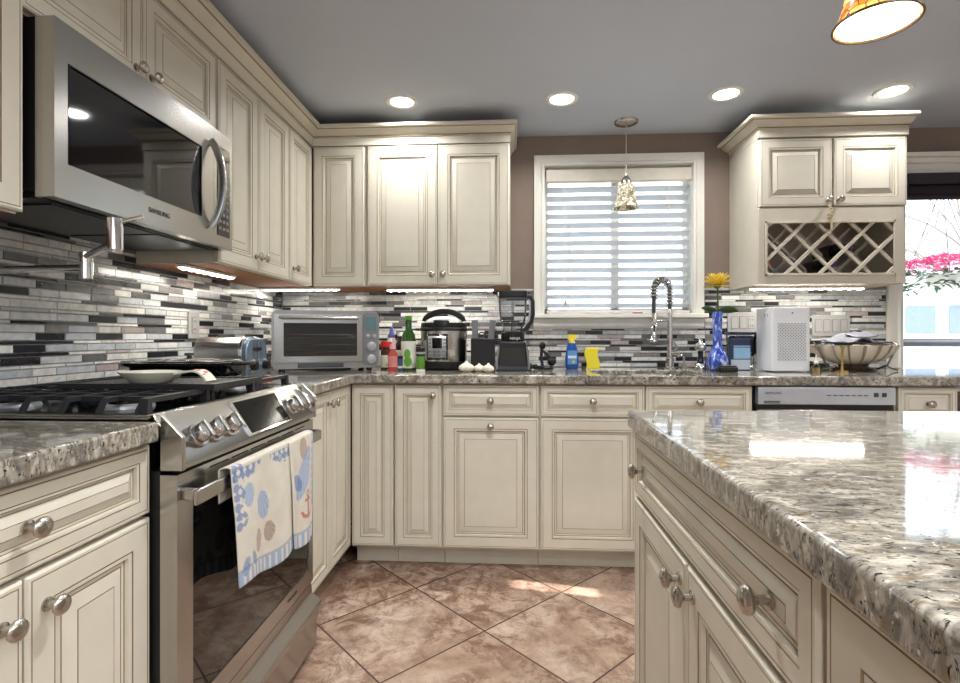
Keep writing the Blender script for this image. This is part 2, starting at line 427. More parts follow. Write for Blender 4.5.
KNOB = MB().lathe([(0, 0), (.011, 0), (.011, .003), (.006, .005), (.0055, .014), (.009, .018), (.0155, .022), (.0165, .026), (.0145, .030), (.009, .0325), (0, .0335)], 20, close=False)
KNOB_ME = None
def knob(parent, x, z, sc=1.0):
    global KNOB_ME
    if KNOB_ME is None:
        o = build('knob', KNOB, NICKEL, parent); KNOB_ME = o.data
    else:
        o = bpy.data.objects.new('knob', KNOB_ME); COL.objects.link(o); o.parent = parent
    o.location = (x, .0005, z); o.rotation_euler = (PI/2, 0, 0); o.scale = (sc, sc, sc); return o
def cabinet(name, label, loc, rz, w, h, d, fronts, z0=0, toe=False, group=None, cat='cabinet', mat=None):
    """local frame: x along the front, y into the cabinet, door fronts at y=0"""
    mat = mat or CREAM
    t = thing(name, label, cat, loc, rz, group)
    zb = .10 if toe else 0
    bd = MB()
    if name == 'sink_cabinet':
        for q in ((0, .021, .018, d), (w-.018, .021, w, d), (.018, d-.015, w-.018, d), (.018, .021, w-.018, .045)): bd.box(q[0], q[1], zb, q[2], q[3], h)
        bd.box(.018, .045, zb, w-.018, d-.015, zb+.018)
    else: bd.box(0, .021, zb, w, d, h, 0, {0: 1})
    build('body', bd, [mat, BROWNW], t)
    if toe: build('toe_kick', MB().box(0, .10, 0, w, d, .0995), mat, t)
    for (kind, x, z, fw, fh, knobs, *k) in fronts:
        p = build(kind, panel(fw, fh, k[0] if k else 1), [mat, GLAZE], t, loc=(x, 0, z), smooth=25)
        for (kx, kz) in knobs: knob(p, kx, kz)
    return t
H = PI/2
GB, GU = 'cream base cabinets', 'cream wall cabinets'
# left run, near range
cabinet('base_cabinet', 'cream base cabinet left of the range, one wide drawer over two doors', (-.75, .480, 0), H, .575, .872, .615,
        [('drawer', .006, .723, .566, .142, [(.287, .071)], .62), ('door', .006, .112, .281, .602, [(.245, .545)]), ('door', .291, .112, .281, .602, [(.036, .545)])], toe=True, group=GB)
cabinet('base_cabinet', 'cream base cabinet with two narrow doors between range and corner', (-.75, 1.834, 0), H, .605, .872, .615,
        [('door', .004, .112, .300, .752, [(.275, .70)], .8), ('door', .308, .112, .280, .752, [(.025, .70)], .8)], toe=True, group=GB)
# back run
cabinet('base_cabinet', 'cream corner cabinet with one plain narrow door and no knob', (-.749, 2.42, 0), 0, .201, .872, .625,
        [('door', .003, .112, .195, .752, [], .8)], toe=True, group=GB)
cabinet('base_cabinet', 'narrow cream cabinet with a full-height door and one high knob', (-.546, 2.42, 0), 0, .226, .872, .625,
        [('door', .004, .112, .216, .752, [(.18, .705)], .8)], toe=True, group=GB)
cabinet('base_cabinet', 'cream cabinet with a drawer over a pull-out door, knob centred at door top', (-.318, 2.42, 0), 0, .446, .872, .625,
        [('drawer', .003, .723, .440, .142, [(.22, .071)], .55), ('door', .003, .112, .440, .602, [(.22, .565)])], toe=True, group=GB)
cabinet('sink_cabinet', 'wide cream sink cabinet with two false drawers under the window', (.130, 2.42, 0), 0, .953, .868, .625,
        [('drawer', .006, .723, .468, .142, [(.234, .071)], .55), ('drawer', .480, .723, .468, .142, [(.234, .071)], .55),
         ('door', .006, .112, .468, .602, [(.435, .55)]), ('door', .480, .112, .468, .602, [(.035, .55)])], toe=True, group=GB)
cabinet('base_cabinet', 'small grey-white end cabinet with a drawer, right of the dishwasher', (1.70, 2.42, 0), 0, .26, .872, .625,
        [('drawer', .006, .723, .248, .142, [(.124, .071)], .45), ('door', .006, .112, .248, .602, [(.03, .55)])], toe=True, group=GB)
# wall cabinets
cabinet('wall_cabinet', 'cream wall cabinet at the left picture edge beside the microwave', (-1.055, .468, 1.356), H, .612, .744, .312,
        [('door', .004, .004, .302, .736, [(.27, .06)]), ('door', .309, .004, .302, .736, [(.03, .06)])], group=GU)
cabinet('wall_cabinet', 'short cream wall cabinet with two doors above the microwave', (-1.055, 1.07, 1.802), H, .76, .298, .312,
        [('door', .004, .006, .374, .286, [(.345, .04)], .85), ('door', .382, .006, .374, .286, [(.03, .04)], .85)], group=GU)
cabinet('wall_cabinet', 'tall two-door cream wall cabinet to the right of the microwave', (-1.055, 1.835, 1.356), H, .612, .744, .312,
        [('door', .004, .004, .300, .736, [(.275, .06)]), ('door', .308, .004, .300, .736, [(.025, .06)])], group=GU)
cabinet('wall_cabinet', 'narrow cream wall cabinet on left wall ending at the inside corner', (-1.055, 2.45, 1.356), H, .28, .744, .312,
        [('door', .004, .004, .276, .736, [(.035, .06)], .85)], group=GU)
cabinet('wall_cabinet', 'narrow cream corner wall cabinet above the toaster oven, no knob', (-1.052, 2.735, 1.356), 0, .285, .744, .316,
        [('door', .0, .004, .274, .736, [], .95)], group=GU)
cabinet('wall_cabinet', 'wide two-door cream wall cabinet left of the window', (-.765, 2.735, 1.356), 0, .76, .744, .316,
        [('door', .006, .004, .372, .736, [(.345, .055)]), ('door', .382, .004, .372, .736, [(.028, .055)])], group=GU)

def crown(path, name, end=1.0, dz=0):
    pr = [(-.02, 2.102), (.001, 2.102), (.001, 2.140), (.010, 2.143), (.010, 2.150), (.022, 2.154), (.034, 2.163), (.046, 2.173), (.052, 2.176), (.066, 2.178), (.066, 2.192), (-.02, 2.192)]
    m = MB(); k = len(pr); n = len(path)
    nr = []
    for i in range(n):
        ns = []
        for a, b in ((i-1, i), (i, i+1)):
            if a >= 0 and b < n:
                d = (Vector(path[b])-Vector(path[a])).normalized(); ns.append(Vector((d.y, -d.x)))
        v = ns[0] if len(ns) == 1 else ns[0]+ns[1]
        nr.append(v)
    nr[-1] = nr[-1]*end; nr[-2] = Vector((nr[-2].x*end, nr[-2].y))
    for p, v in zip(path, nr):
        for (o, z) in pr: m.v.append((p[0]+v.x*o, p[1]+v.y*o, z+dz))
    for i in range(n-1):
        for j in range(k):
            l = (j+1) % k; m.f.append((i*k+j, i*k+l, (i+1)*k+l, (i+1)*k+j)); m.m.append(1 if j in (3, 7) else 0)
    m.f += [tuple(range(k)), tuple((n-1)*k+j for j in range(k))]; m.m += [0, 0]
    return struct(name, m, [CREAM, GLAZE], smooth=25)
crown([(-1.055, .45), (-1.055, 2.735), (-.005, 2.735), (-.005, 3.057)], 'trim_6', .55)

# wine cabinet
wx, wy, wz = 1.235, 2.70, 1.353
wc = thing('wine_cabinet', 'cream wall cabinet with wine lattice right of the window', 'cabinet', (wx, wy, wz))
ww, wd_, wh = .715, .355, .730
m = MB().box(0, .021, .380, ww, wd_, wh)                                           # upper box
m.box(0, .021, 0, .02, wd_, .380).box(ww-.02, .021, 0, ww, wd_, .380).box(.02, .021, 0, ww-.02, wd_, .02, 0)
m.box(.02, wd_-.012, .02, ww-.02, wd_, .380, 2)
build('body', m, [CREAM, BROWNW, M('rack_interior', S(186, 172, 158), .6)], wc)
m = MB(); ox0, ox1, oz0, oz1 = .030, .655, .040, .312
for q in ((0, 0, ox0, .378), (ox1, 0, ww-.018, .378), (ox0, 0, ox1, oz0), (ox0, oz1, ox1, .378)): m.box(q[0], .004, q[1], q[2], .0205, q[3])
for q in ((ox0-.0, oz0-.0, ox0+.012, oz1), (ox1-.012, oz0, ox1, oz1), (ox0, oz0, ox1, oz0+.012), (ox0, oz1-.012, ox1, oz1)): m.box(q[0], -.003, q[1], q[2], .004, q[3])
build('rack_frame', m, RACKP, wc, bevel=.002)
def lattice(y, sp=.163, th=.015):
    m = MB()
    for sgn in (1, -1):
        for i in range(-6, 14):
            x0 = -.037+i*sp if sgn > 0 else .063+i*sp
            pts = []
            for zz in (oz0, oz1):
                pts.append((x0+sgn*(zz-oz0), zz))
            (xa, za), (xb, zb) = pts
            def clip(xa, za, xb, zb):
                for lim, lo in ((ox0, True), (ox1, False)):
                    for s_ in (0, 1):
                        x, z, X2, Z2 = (xa, za, xb, zb) if s_ == 0 else (xb, zb, xa, za)
                        if (x < lim) if lo else (x > lim):
                            if ((X2 <= lim) if lo else (X2 >= lim)): return None
                            f = (lim-x)/(X2-x); x, z = lim, z+(Z2-z)*f
                            if s_ == 0: xa, za = x, z
                            else: xb, zb = x, z
                return xa, za, xb, zb
            c = clip(xa, za, xb, zb)
            if not c: continue
            xa, za, xb, zb = c
            L = math.hypot(xb-xa, zb-za)
            if L < .02: continue
            nx, nz = -(zb-za)/L*th/2, (xb-xa)/L*th/2; y2 = y+(.0 if sgn > 0 else .006)
            m.prism([(xa+nx, za+nz), (xb+nx, zb+nz), (xb-nx, zb-nz), (xa-nx, za-nz)], y2, y2+.014, 'y')
    return m
build('lattice', lattice(.006), RACKP, wc, smooth=0)
build('lattice', lattice(.20), RACKP, wc, smooth=0)
for x in (0, 1):
    p = build('door', panel(.347, .336, .85), [CREAM, GLAZE], wc, loc=(.006+x*.356, 0, .385), smooth=25)
    knob(p, .325 if x == 0 else .022, .028)
crown([(wx, 3.057), (wx, wy), (wx+ww, wy), (wx+ww, 3.057)], 'trim_7', .12, -.018)

# island
IZ = H*-1
IX = .287
def isl(ya, yb, label, fronts):
    return cabinet('island_cabinet', label, (IX, yb, 0), -H, yb-ya, .872, .55, fronts, toe=True, cat='cabinet', group='island cabinets')
isl(.508, 1.252, 'island cabinet at the far end, wide two-knob drawer over two doors',
    [('drawer', .004, .725, .736, .142, [(.085, .071), (.645, .071)], .62), ('door', .004, .112, .364, .604, [(.333, .565)]), ('door', .372, .112, .368, .604, [(.03, .565)])])
isl(-.12, .505, 'island cabinet nearest the camera with plain raised-panel doors under granite',
    [('door', .004, .112, .306, .755, [(.27, .5)]), ('door', .314, .112, .306, .755, [(.035, .5)])])
struct('trim_8', MB().box(.84, -.12, .0, 1.42, 1.25, .871), CREAM)
ip = [(.277, 1.276), (.262, -.2), (1.55, -.2), (1.55, 1.32)]
tag(build('island_countertop', MB().prism(ip, .8725, .914, 'z'), GRANITE, bevel=.007), 'polished speckled granite worktop of the island in front', 'countertop')

# worktops
tag(build('countertop', MB().box(XL+.009, .25, .8725, -.726, 1.045, .914), GRANITE, bevel=.006), 'short granite worktop left of the gas range', 'countertop')
xs = [XL+.009, -.726, .40, .93, 2.62]; ys = [1.832, 2.395, 2.50, 2.83, YB-.009]
keep = [(0, 0), (0, 1), (0, 2), (0, 3)]+[(i, j) for i in (1, 2, 3) for j in (1, 2, 3) if (i, j) != (2, 2)]
tag(build('countertop', slab(xs, ys, keep, .8725, .914), GRANITE, bevel=.006), 'long L-shaped granite worktop along corner, sink and window wall', 'countertop')
sk = MB(); sk.add([(.40, 2.50, .870), (.93, 2.50, .870), (.93, 2.83, .870), (.40, 2.83, .870), (.42, 2.52, .74), (.91, 2.52, .74), (.91, 2.81, .74), (.42, 2.81, .74)],
                  [(0, 1, 5, 4), (1, 2, 6, 5), (2, 3, 7, 6), (3, 0, 4, 7), (4, 5, 6, 7)])
sk.add([(.38, 2.48, .871), (.95, 2.48, .871), (.95, 2.85, .871), (.38, 2.85, .871), (.40, 2.50, .871), (.93, 2.50, .871), (.93, 2.83, .871), (.40, 2.83, .871)],
       [(0, 1, 5, 4), (1, 2, 6, 5), (2, 3, 7, 6), (3, 0, 4, 7)])
tag(build('sink', sk, STEEL), 'undermount steel sink basin cut into the granite below the window', 'sink')

# dishwasher
dw = thing('dishwasher', 'steel dishwasher with a front control strip right of the sink', 'dishwasher', (1.092, 2.41, 0))
build('body', MB().box(0, .03, .10, .598, .60, .868, 1), [STEELH, BLACK], dw)
build('toe_kick', MB().box(0, .09, 0, .598, .6, .099), BLACK, dw)
build('door', MB().box(.006, 0, .105, .592, .03, .765), STEELH, dw, bevel=.003)
cp = build('control_panel', MB().box(.006, -.004, .788, .592, .03, .866), M('panel_steel', S(186, 192, 200), .3, .6), dw, bevel=.003)
build('handle_recess', MB().box(.006, .018, .766, .592, .03, .787), BLACK, dw)
build('vent', MB().box(.03, -.0055, .800, .10, -.0042, .804).box(.03, -.0055, .793, .10, -.0042, .797), BLACK, cp)
bt = MB()
for i in range(7): bt.box(.30+i*.026, -.0058, .828, .318+i*.026, -.0042, .832)
for i in range(2): bt.box(.50+i*.034, -.0065, .824, .518+i*.034, -.0042, .842)
build('button_row', bt, DKSTEEL, cp)
lettering('SAMSUNG', .016, DKSTEEL, cp, (.07, -.0046, .838))

# ------------------------------------------------------------------ range
RW = .75
RX = -.695
rg = thing('gas_range', 'stainless steel slide-in gas range with black grates', 'stove', (RX, 1.055, 0), H)
build('body', MB().box(.002, .038, .02, RW-.002, .655, .808).box(.002, .064, .808, RW-.002, .655, .912), [BLACK], rg)
ck = MB().box(-.004, .062, .9155, RW+.004, .658, .921)
for q in ((-.004, .062, .012, .658), (RW-.012, .062, RW+.004, .658), (.012, .642, RW-.012, .658), (.012, .062, RW-.012, .074)): ck.box(q[0], q[1], .921, q[2], q[3], .926)
ct = build('cooktop', ck, STEELH, rg, bevel=.002)
build('burner_well', MB().box(.014, .076, .9212, RW-.014, .640, .9235), ENAMEL, ct)
for (bx, by, r) in ((.135, .21, .045), (.135, .49, .038), (.375, .35, .055), (.615, .21, .05), (.615, .49, .035)):
    bb = build('burner', MB().lathe([(0, .9236), (r+.012, .9236), (r+.01, .930), (r, .934), (0, .934)], 28, cx=bx, cy=by, close=False), SILVERPL, rg)
    build('burner_cap', MB().lathe([(0, .934), (r*.85, .934), (r*.85, .940), (r*.7, .943), (0, .943)], 28, cx=bx, cy=by, close=False), ENAMEL, bb)
for gi in range(3):
    x0 = .018+gi*.2395; x1 = x0+.234; m = MB(); zt, zb = .957, .946
    sec = [(-.005, -.0055), (.005, -.0055), (.004, .0055), (-.004, .0055)]
    for k in range(7):
        y = .098+k*.0870
        m.sweep([(x0, y, .9245), (x0+.003, y, .932), (x0+.016, y, zt-.0055), (x1-.016, y, zt-.0055), (x1-.003, y, .932), (x1, y, .9245)], sec)
    for x in (x0+.055, (x0+x1)/2, x1-.055):
        m.box(x-.004, .09, zb, x+.004, .630, zt-.001)
    m.box(x0+.016, .082, zb, x1-.016, .092, zt); m.box(x0+.016, .626, zb, x1-.016, .636, zt)
    for x in (x0, x1-.018):
        for y in (.078, .622): m.prism([(x, .9245), (x+.018, .9245), (x+.015, zt), (x+.003, zt)], y, y+.018, 'y')
    build('grate', m, IRON, rg, smooth=30)
# control panel
P0, P1 = (.058, .925), (-.010, .825)
pr = [(.062, .925), P0, P1, (-.010, .810), (.037, .810), (.037, .86)]
cpn = build('control_panel', MB().prism(pr, .009, RW-.009, 'x'), STEELH, rg, bevel=.002)
tx, tz = P1[0]-P0[0], P1[1]-P0[1]; TL = math.hypot(tx, tz)
build('end_cap', MB().prism([(.036, .926), (-.012, .880), (-.012, .809), (.037, .809)], -.001, .011, 'x'), STEELH, cpn, bevel=.0015)
build('end_cap', MB().prism([(.036, .926), (-.012, .880), (-.012, .809), (.037, .809)], RW-.011, RW+.001, 'x'), STEELH, cpn, bevel=.0015)
def on_face(t): return (P0[0]+tx*t, P0[1]+tz*t)
ny, nz = tz/TL, -tx/TL
RA = math.atan2(-ny, nz)
for i, kx in enumerate((.088, .150, .222, .588, .648, .706)):
    y, z = on_face(.62)
    kb = build('burner_knob', MB().lathe([(0, 0), (.028, 0), (.028, .010), (.0265, .013), (.0225, .013), (.0225, .011), (0, .011)], 30, close=False), STEEL, cpn, loc=(kx, y, z), rot=(RA, 0, 0))
    g = MB().lathe([(0, .011), (.0205, .011), (.0195, .030), (.018, .032), (0, .032)], 26, close=False).box(-.0055, -.0215, .020, .0055, .0215, .043)
    build('knob_grip', g, STEEL, kb, bevel=.002)
y, z = on_face(.54)
L = TL*.80/2
build('display', MB().box(-.122, -L, -.001, .122, L, .0035), M('display_glass', S(8, 8, 9), .12, ior=1.2), cpn, loc=(.420, y, z), rot=(RA, 0, 0))
fm = MB()
for q in ((-.127, -L-.005, .127, -L), (-.127, L, .127, L+.005), (-.127, -L, -.122, L), (.122, -L, .127, L)): fm.box(q[0], q[1], -.001, q[2], q[3], .005)
build('display_frame', fm, CHROME, cpn, loc=(.420, y, z), rot=(RA, 0, 0))
# oven door
m = MB(); wx0, wx1, wz0, wz1 = .055, .715, .285, .735
for q in ((0, .235, wx0, .80), (wx1, .235, RW, .80), (wx0, .235, wx1, wz0), (wx0, wz1, wx1, .80)): m.box(q[0], 0, q[1], q[2], .037, q[3])
od = build('oven_door', m, STEELH, rg, smooth=0)
build('door_glass', MB().box(wx0, .003, wz0, wx1, .03, wz1), M('oven_glass', S(10, 9, 8), .04, coat=.6), od)
vs_ = MB().box(.02, .004, .8005, RW-.02, .03, .8095)
for i in range(6): vs_.box(.12+i*.095, -.0008, .787, .20+i*.095, .001, .790)
build('vent_slots', vs_, DARKG, od)
hd = MB().box(.012, -.036, .733, RW-.012, -.026, .766).box(.012, -.028, .744, .028, 0, .768).box(RW-.028, -.028, .744, RW-.012, 0, .768)
build('handle', hd, STEELH, od, bevel=.003)
dr = MB().prism([(.03, .228), (.004, .228), (.002, .205), (-.002, .19), (-.028, .175), (-.032, .165), (-.024, .14), (-.016, .1), (-.014, .05), (-.018, .032), (.03, .03)], .004, RW-.004, 'x')
dw_ = build('drawer', dr, STEELH, rg, smooth=50)
build('drawer_shadow_gap', MB().box(.004, .01, .2285, RW-.004, .03, .2345), DARKG, rg)
lettering('SAMSUNG', .016, DKSTEEL, od, (.58, -.0006, .262))

# towel over the oven handle
def towel():
    m = MB(); m.c = []
    blue, blue2, tan, red, base = S(120, 150, 190), S(84, 116, 164), S(150, 122, 100), S(172, 96, 72), S(204, 198, 185)
    shells = [(.22, .30, .085, .10, .4, blue), (.46, .44, .10, .12, -.3, blue), (.36, .72, .055, .10, .2, tan), (.56, .68, .085, .085, -.4, S(132, 104, 86)), (.10, .86, .05, .08, .5, blue2), (.25, .84, .04, .07, -.5, blue2)]
    sh2 = [(.55, .14, .15, .10, .2, tan), (.55, .36, .34, .13, -.6, blue), (.3, .42, .16, .07, .3, blue2)]
    rnd = random.Random(5); ph = [[rnd.random() for _ in range(64)] for _ in range(64)]
    def vn(s, t):
        s, t = s % 63, t % 63; i, j = int(s), int(t); a, b = s-i, t-j
        return (ph[i][j]*(1-a)+ph[i+1][j]*a)*(1-b)+(ph[i][j+1]*(1-a)+ph[i+1][j+1]*a)*b
    def colr(s, t, which):
        c = base; k = vn(s*14, t*18)
        c = tuple(x*(.92+.12*k) for x in c)
        def mx(a, b, f): return tuple(p*(1-f)+q*f for p, q in zip(a, b))
        for (cs, ct_, rs, rt, ro, co) in (shells if which == 0 else sh2):
            dx, dy = (s-cs), (t-ct_); x = dx*math.cos(ro)+dy*math.sin(ro); y = -dx*math.sin(ro)+dy*math.cos(ro)
            q = (x/rs)**2+(y/rt)**2
            if q < 1:
                rib = .55+.45*math.sin(math.atan2(x, y+rt*1.1)*22)
                c = mx(c, co, .45+.45*rib*(.6+.4*k))
        lace = abs(math.sin(s*34))*.5+abs(math.sin(t*40))*.5
        if which == 0:
            if s < .13+.03*math.sin(t*30) and t < .55: c = mx(c, blue2, .75*(lace > .55))
            if .06 < t < .13+.04*math.sin(s*9) and k > .35: c = mx(c, blue2, .8*(lace > .5))
        else:
            if s > .9 and t < .7: c = mx(c, blue, .6*(lace > .5))
            ax, ay = (s-.62)/.2, (t-.66)/.11                                     # anchor
            if abs(ax) < .13 and -.8 < ay < .9 or (abs(ay+.45) < .1 and abs(ax) < .5) or (.72 < math.hypot(ax*.9, ay-.05) < 1.0 and ay > .25) or (.14 < math.hypot(ax, ay+.95) < .3): c = mx(c, red, .85)
        if t > .88: c = mx(c, blue, .75*(math.sin(s*(75 if which == 0 else 45)) > -.2))
        elif t > .86: c = mx(c, blue2, .5)
        return c
    hx = -.058
    def sheet(x0, x1, zl, zr, off, which, seed):
        nx, ny = 70, 100
        def fn(s, t):
            x = x0+(x1-x0)*s; zb = zl+(zr-zl)*s+.008*math.sin(s*7+seed)
            lead = .10                                                           # back fall first, then over the bar, then front
            if t < .14:
                q = t/.14; y = -.0375; z = .70+.078*q
            elif t < .20:
                q = (t-.14)/.06*PI; y = -.0520+.0145*math.cos(q)-.0; z = .778+.006*math.sin(q); y -= .004*math.sin(q)
            else:
                q = (t-.20)/.80; z = .778-(.778-zb)*q; y = -.0665-off
                y -= (.006+.010*q)*(.5+.5*math.sin(s*9+seed))*min(1, q*2.5)
                x += (-.012*q*(s-.5))+.012*q*(1 if which == 0 else -.3)
            return (x, y, z)
        o = len(m.v); m.grid(nx, ny, fn)
        for j in range(ny+1):
            for i in range(nx+1):
                t = j/ny; tt = max(0, (t-.17)/.83); m.c.append(colr(i/nx, tt, which))
    sheet(.128, .450, .492, .460, 0, 0, .4)
    sheet(.442, .624, .462, .440, .0035, 1, 2.2)
    return m
tag(build('dish_towel', towel(), CLOTH, rg and None, loc=(-.717, 1.055, 0), rot=(0, 0, H), solid=.0025, smooth=180), 'beige dish towel with blue seashell print over the oven handle', 'towel')

# ------------------------------------------------------------------ microwave
mw = thing('microwave', 'stainless steel over-the-range microwave above the cooktop', 'microwave', (-1.0, 1.094, 1.398), H)
MW_, MH = .735, .397
build('body', MB().box(.002, .046, .014, MW_-.002, .362, MH), BLACK, mw)
build('underside', MB().box(.01, .03, -.0, MW_-.01, .36, .0135, 0).box(.06, .06, -.004, .40, .33, 0, 1).box(.42, .06, -.004, .69, .33, 0, 1), [BLACK, DKSTEEL], mw)
m = MB(); X1 = .618
a, b, c, d = .040, .545, .085, .305
for q in ((0, 0, a, MH), (b, 0, X1, MH), (a, 0, b, c), (a, d, b, MH)): m.box(q[0], 0, q[1], q[2], .045, q[3])
md = build('door', m, STEELH, mw, smooth=0)
build('door_glass', MB().box(a, .002, c, b, .04, d), M('microwave_glass', S(13, 13, 14), .05, coat=.5), md)
fm = MB()
for q in ((a-.004, c-.004, b+.004, c), (a-.004, d, b+.004, d+.004), (a-.004, c, a, d), (b, c, b+.004, d)): fm.box(q[0], -.001, q[1], q[2], .003, q[3])
build('glass_trim', fm, BLACKG, md)
hp = [(.594, -.004-.042*math.sin(PI*i/16)**.7, .058+.285*i/16) for i in range(17)]
build('handle', MB().sweep(hp, rrect(-.012, -.007, .012, .007, .004, 2), up=(1, 0, 0)), STEEL, md)
cp2 = build('control_panel', MB().box(X1+.002, 0, 0, MW_, .045, MH), STEELH, mw, bevel=.001)
build('keypad', MB().box(.640, -.002, .04, .715, .002, .345), BLACKG, cp2)
bt = MB()
for i in range(3):
    for j in range(8): bt.box(.648+i*.022, -.0028, .06+j*.024, .662+i*.022, -.0019, .070+j*.024)
build('key_marks', bt, GREYPL, cp2)
lettering('SAMSUNG', .020, DKSTEEL, md, (.345, -.0008, .043))

# pot filler
pf = thing('pot_filler', 'chrome folding pot filler faucet on the wall above the cooktop', 'faucet', (0, 0, 0))
j2 = Vector((-.966, 1.14, 0)); j1 = Vector((-.791, 1.005, 0))
build('wall_flange', MB().lathe([(0, 0), (.03, 0), (.03, .006), (.014, .012), (0, .012)], 24, close=False), CHROME, pf, loc=(XL+.0085, 1.175, 1.246), rot=(0, H, 0))
build('wall_arm', MB().tube([(XL+.015, 1.175, 1.246), (j2.x, j2.y, 1.246)], .0085, 14), CHROME, pf)
build('elbow_joint', MB().lathe([(0, 1.222), (.0135, 1.222), (.0135, 1.260), (.015, 1.261), (.015, 1.281), (0, 1.281)], 22, cx=j2.x, cy=j2.y, close=False), CHROME, pf)
build('swing_arm', MB().tube([(j2.x, j2.y, 1.271), (j1.x, j1.y, 1.277)], .008, 12), CHROME, pf)
sp_ = build('spout', MB().lathe([(0, 1.258), (.012, 1.258), (.0125, 1.262), (.0145, 1.264), (.0145, 1.310), (.0135, 1.311), (.0135, 1.326), (0, 1.327)], 22, cx=j1.x, cy=j1.y, close=False), CHROME, pf)
build('lever', MB().tube([(j1.x, j1.y, 1.316), (j1.x+.05, j1.y+.012, 1.332)], .0042, 10), CHROME, sp_)

# ------------------------------------------------------------------ things on the range
gr = MB(); gx0, gx1, gy0, gy1 = -1.15, -.738, 1.265, 1.515
gr.box(gx0+.01, gy0+.01, .9575, gx1-.01, gy1-.01, .963)
for q in ((gx0, gy0, gx1, gy0+.012), (gx0, gy1-.012, gx1, gy1), (gx0, gy0+.012, gx0+.012, gy1-.012), (gx1-.012, gy0+.012, gx1, gy1-.012)): gr.box(q[0], q[1], .9575, q[2], q[3], .971)
for i in range(18):
    x = gx0+.03+i*.0205; gr.prism([(x-.006, .963), (x+.006, .963), (x+.003, .9685), (x-.003, .9685)], gy0+.02, gy1-.02, 'y')
tag(build('griddle', gr, IRON, smooth=0), 'ridged black cast iron griddle lying across the front burners', 'griddle')
# spoon rest
sr = thing('spoon_rest', 'white ceramic spoon rest with a flowered handle on the griddle', 'spoon rest', (-.935, 1.315, .9695))
m = MB().lathe([(0, 0), (.045, 0), (.052, .003), (.080, .026), (.083, .029), (.080, .030), (.05, .009), (0, .006)], 36, close=False)
m.v = [(x*1.0, y*.75, z) for x, y, z in m.v]
build('bowl', m, CERAM, sr, smooth=60)
hpth = [(.072+.088*i/12, 0, .024+.008*math.sin(PI*i/14)-.022*max(0, (i-7)/5)**2) for i in range(13)]
hm = MB().sweep(hpth, [(-.022, -.0025), (.022, -.0025), (.022, .0025), (-.022, .0025)], up=(0, 0, 1)); hm.c = None
build('handle', hm, CERAM, sr)
fl = MB()
for (fx, fy, r, k) in ((.128, -.008, .008, 0), (.140, .006, .009, 0), (.134, .012, .005, 1), (.118, .004, .006, 1), (.146, -.010, .006, 0), (.124, -.014, .004, 1)):
    zz = .024+.008*math.sin(PI*((fx-.072)/.088*12)/14)-.022*max(0, ((fx-.072)/.088*12-7)/5)**2
    fl.ball((fx, fy, zz+.0022), r, 10, 6, k, (1, 1, .25))
build('painted_flower', fl, [M('rose_paint', S(214, 60, 84), .3), M('leaf_paint', S(90, 130, 80), .3)], sr)
# big black pan on the back burners
pn = thing('black_pan', 'wide shallow black roasting pan behind the griddle, handles at both ends', 'pan', (-1.055, 1.665, .958))
m = MB()
def rr(hw, hd, r, z): return [(x, y, z) for x, y in rrect(-hw*.9, -hd, hw*.9, hd, r*.9, 6)]
loops = [rr(.15, .085, .05, 0), rr(.165, .10, .055, .004), rr(.175, .108, .06, .036), rr(.195, .122, .065, .040), rr(.197, .124, .066, .050), rr(.19, .118, .065, .051), rr(.17, .10, .055, .046), rr(.16, .09, .05, .012)]
k = len(loops[0])
for l in loops: m.v += l
for n in range(len(loops)-1):
    for j in range(k): m.f.append((n*k+j, n*k+(j+1) % k, (n+1)*k+(j+1) % k, (n+1)*k+j)); m.m.append(0)
m.f += [tuple(reversed(range(k))), tuple((len(loops)-1)*k+j for j in range(k))]; m.m += [0, 0]
build('pan_body', m, ENAMEL, pn)
build('lid', MB().prism(rrect(-.15, -.085, .15, .085, .05, 6), .0515, .056, 'z').lathe([(0, .056), (.09, .056), (.07, .061), (0, .063)], 30, close=False), CHROME, pn, bevel=.001)
build('lid_knob', MB().lathe([(0, .062), (.008, .062), (.008, .068), (.016, .072), (.014, .078), (0, .079)], 18, close=False), BLACK, pn)
for sx in (-1, 1):
    build('handle', MB().tube([(sx*.168, -.05, .045), (sx*.195, -.045, .046), (sx*.203, 0, .046), (sx*.195, .045, .046), (sx*.168, .05, .045)], .007, 10), BLACK, pn)

# ------------------------------------------------------------------ counter top things
CT = .9145
# toaster (long side across the counter, front end towards the aisle)
TBLUE = M('toaster_end_enamel', S(128, 146, 166), .25, .7)
tt = thing('toaster', 'polished steel two-slot toaster with blue-grey end on the counter', 'toaster', (-1.0, 2.02, CT))
prof = [(-.085, .012)]+[(-.085+.0, .10)]+[(y*1, z) for y, z in [(-.085+.045*(1-math.cos(a)), .115+.058*math.sin(a)) for a in [PI/2*i/8 for i in range(9)]]]
prof += [(-y, z) for y, z in reversed(prof)]
build('shell', MB().prism(prof, -.215, -.028, 'x'), STEEL, tt, bevel=.008)
pe = [(y*.98, z*.985) for y, z in prof]
te = build('end_panel', MB().prism(pe, -.027, -.002, 'x'), TBLUE, tt, bevel=.006)
build('end_band', MB().prism([(y*1.02, z*1.012) for y, z in prof], -.034, -.022, 'x'), CHROME, tt, bevel=.002)
build('bread_slot', MB().box(-.195, -.04, .1725, -.05, -.015, .1738).box(-.195, .015, .1725, -.05, .04, .1738), BLACK, tt)
gv = MB()
for y in (-.03, 0, .03): gv.box(-.0022, y-.0012, .06, -.0008, y+.0012, .16)
build('end_groove', gv, DKSTEEL, te)
build('nameplate', MB().prism([(-.035, .122), (.0, .116), (.035, .122), (.035, .130), (0, .134), (-.035, .130)], -.0025, .0005, 'x'), BLACK, te)
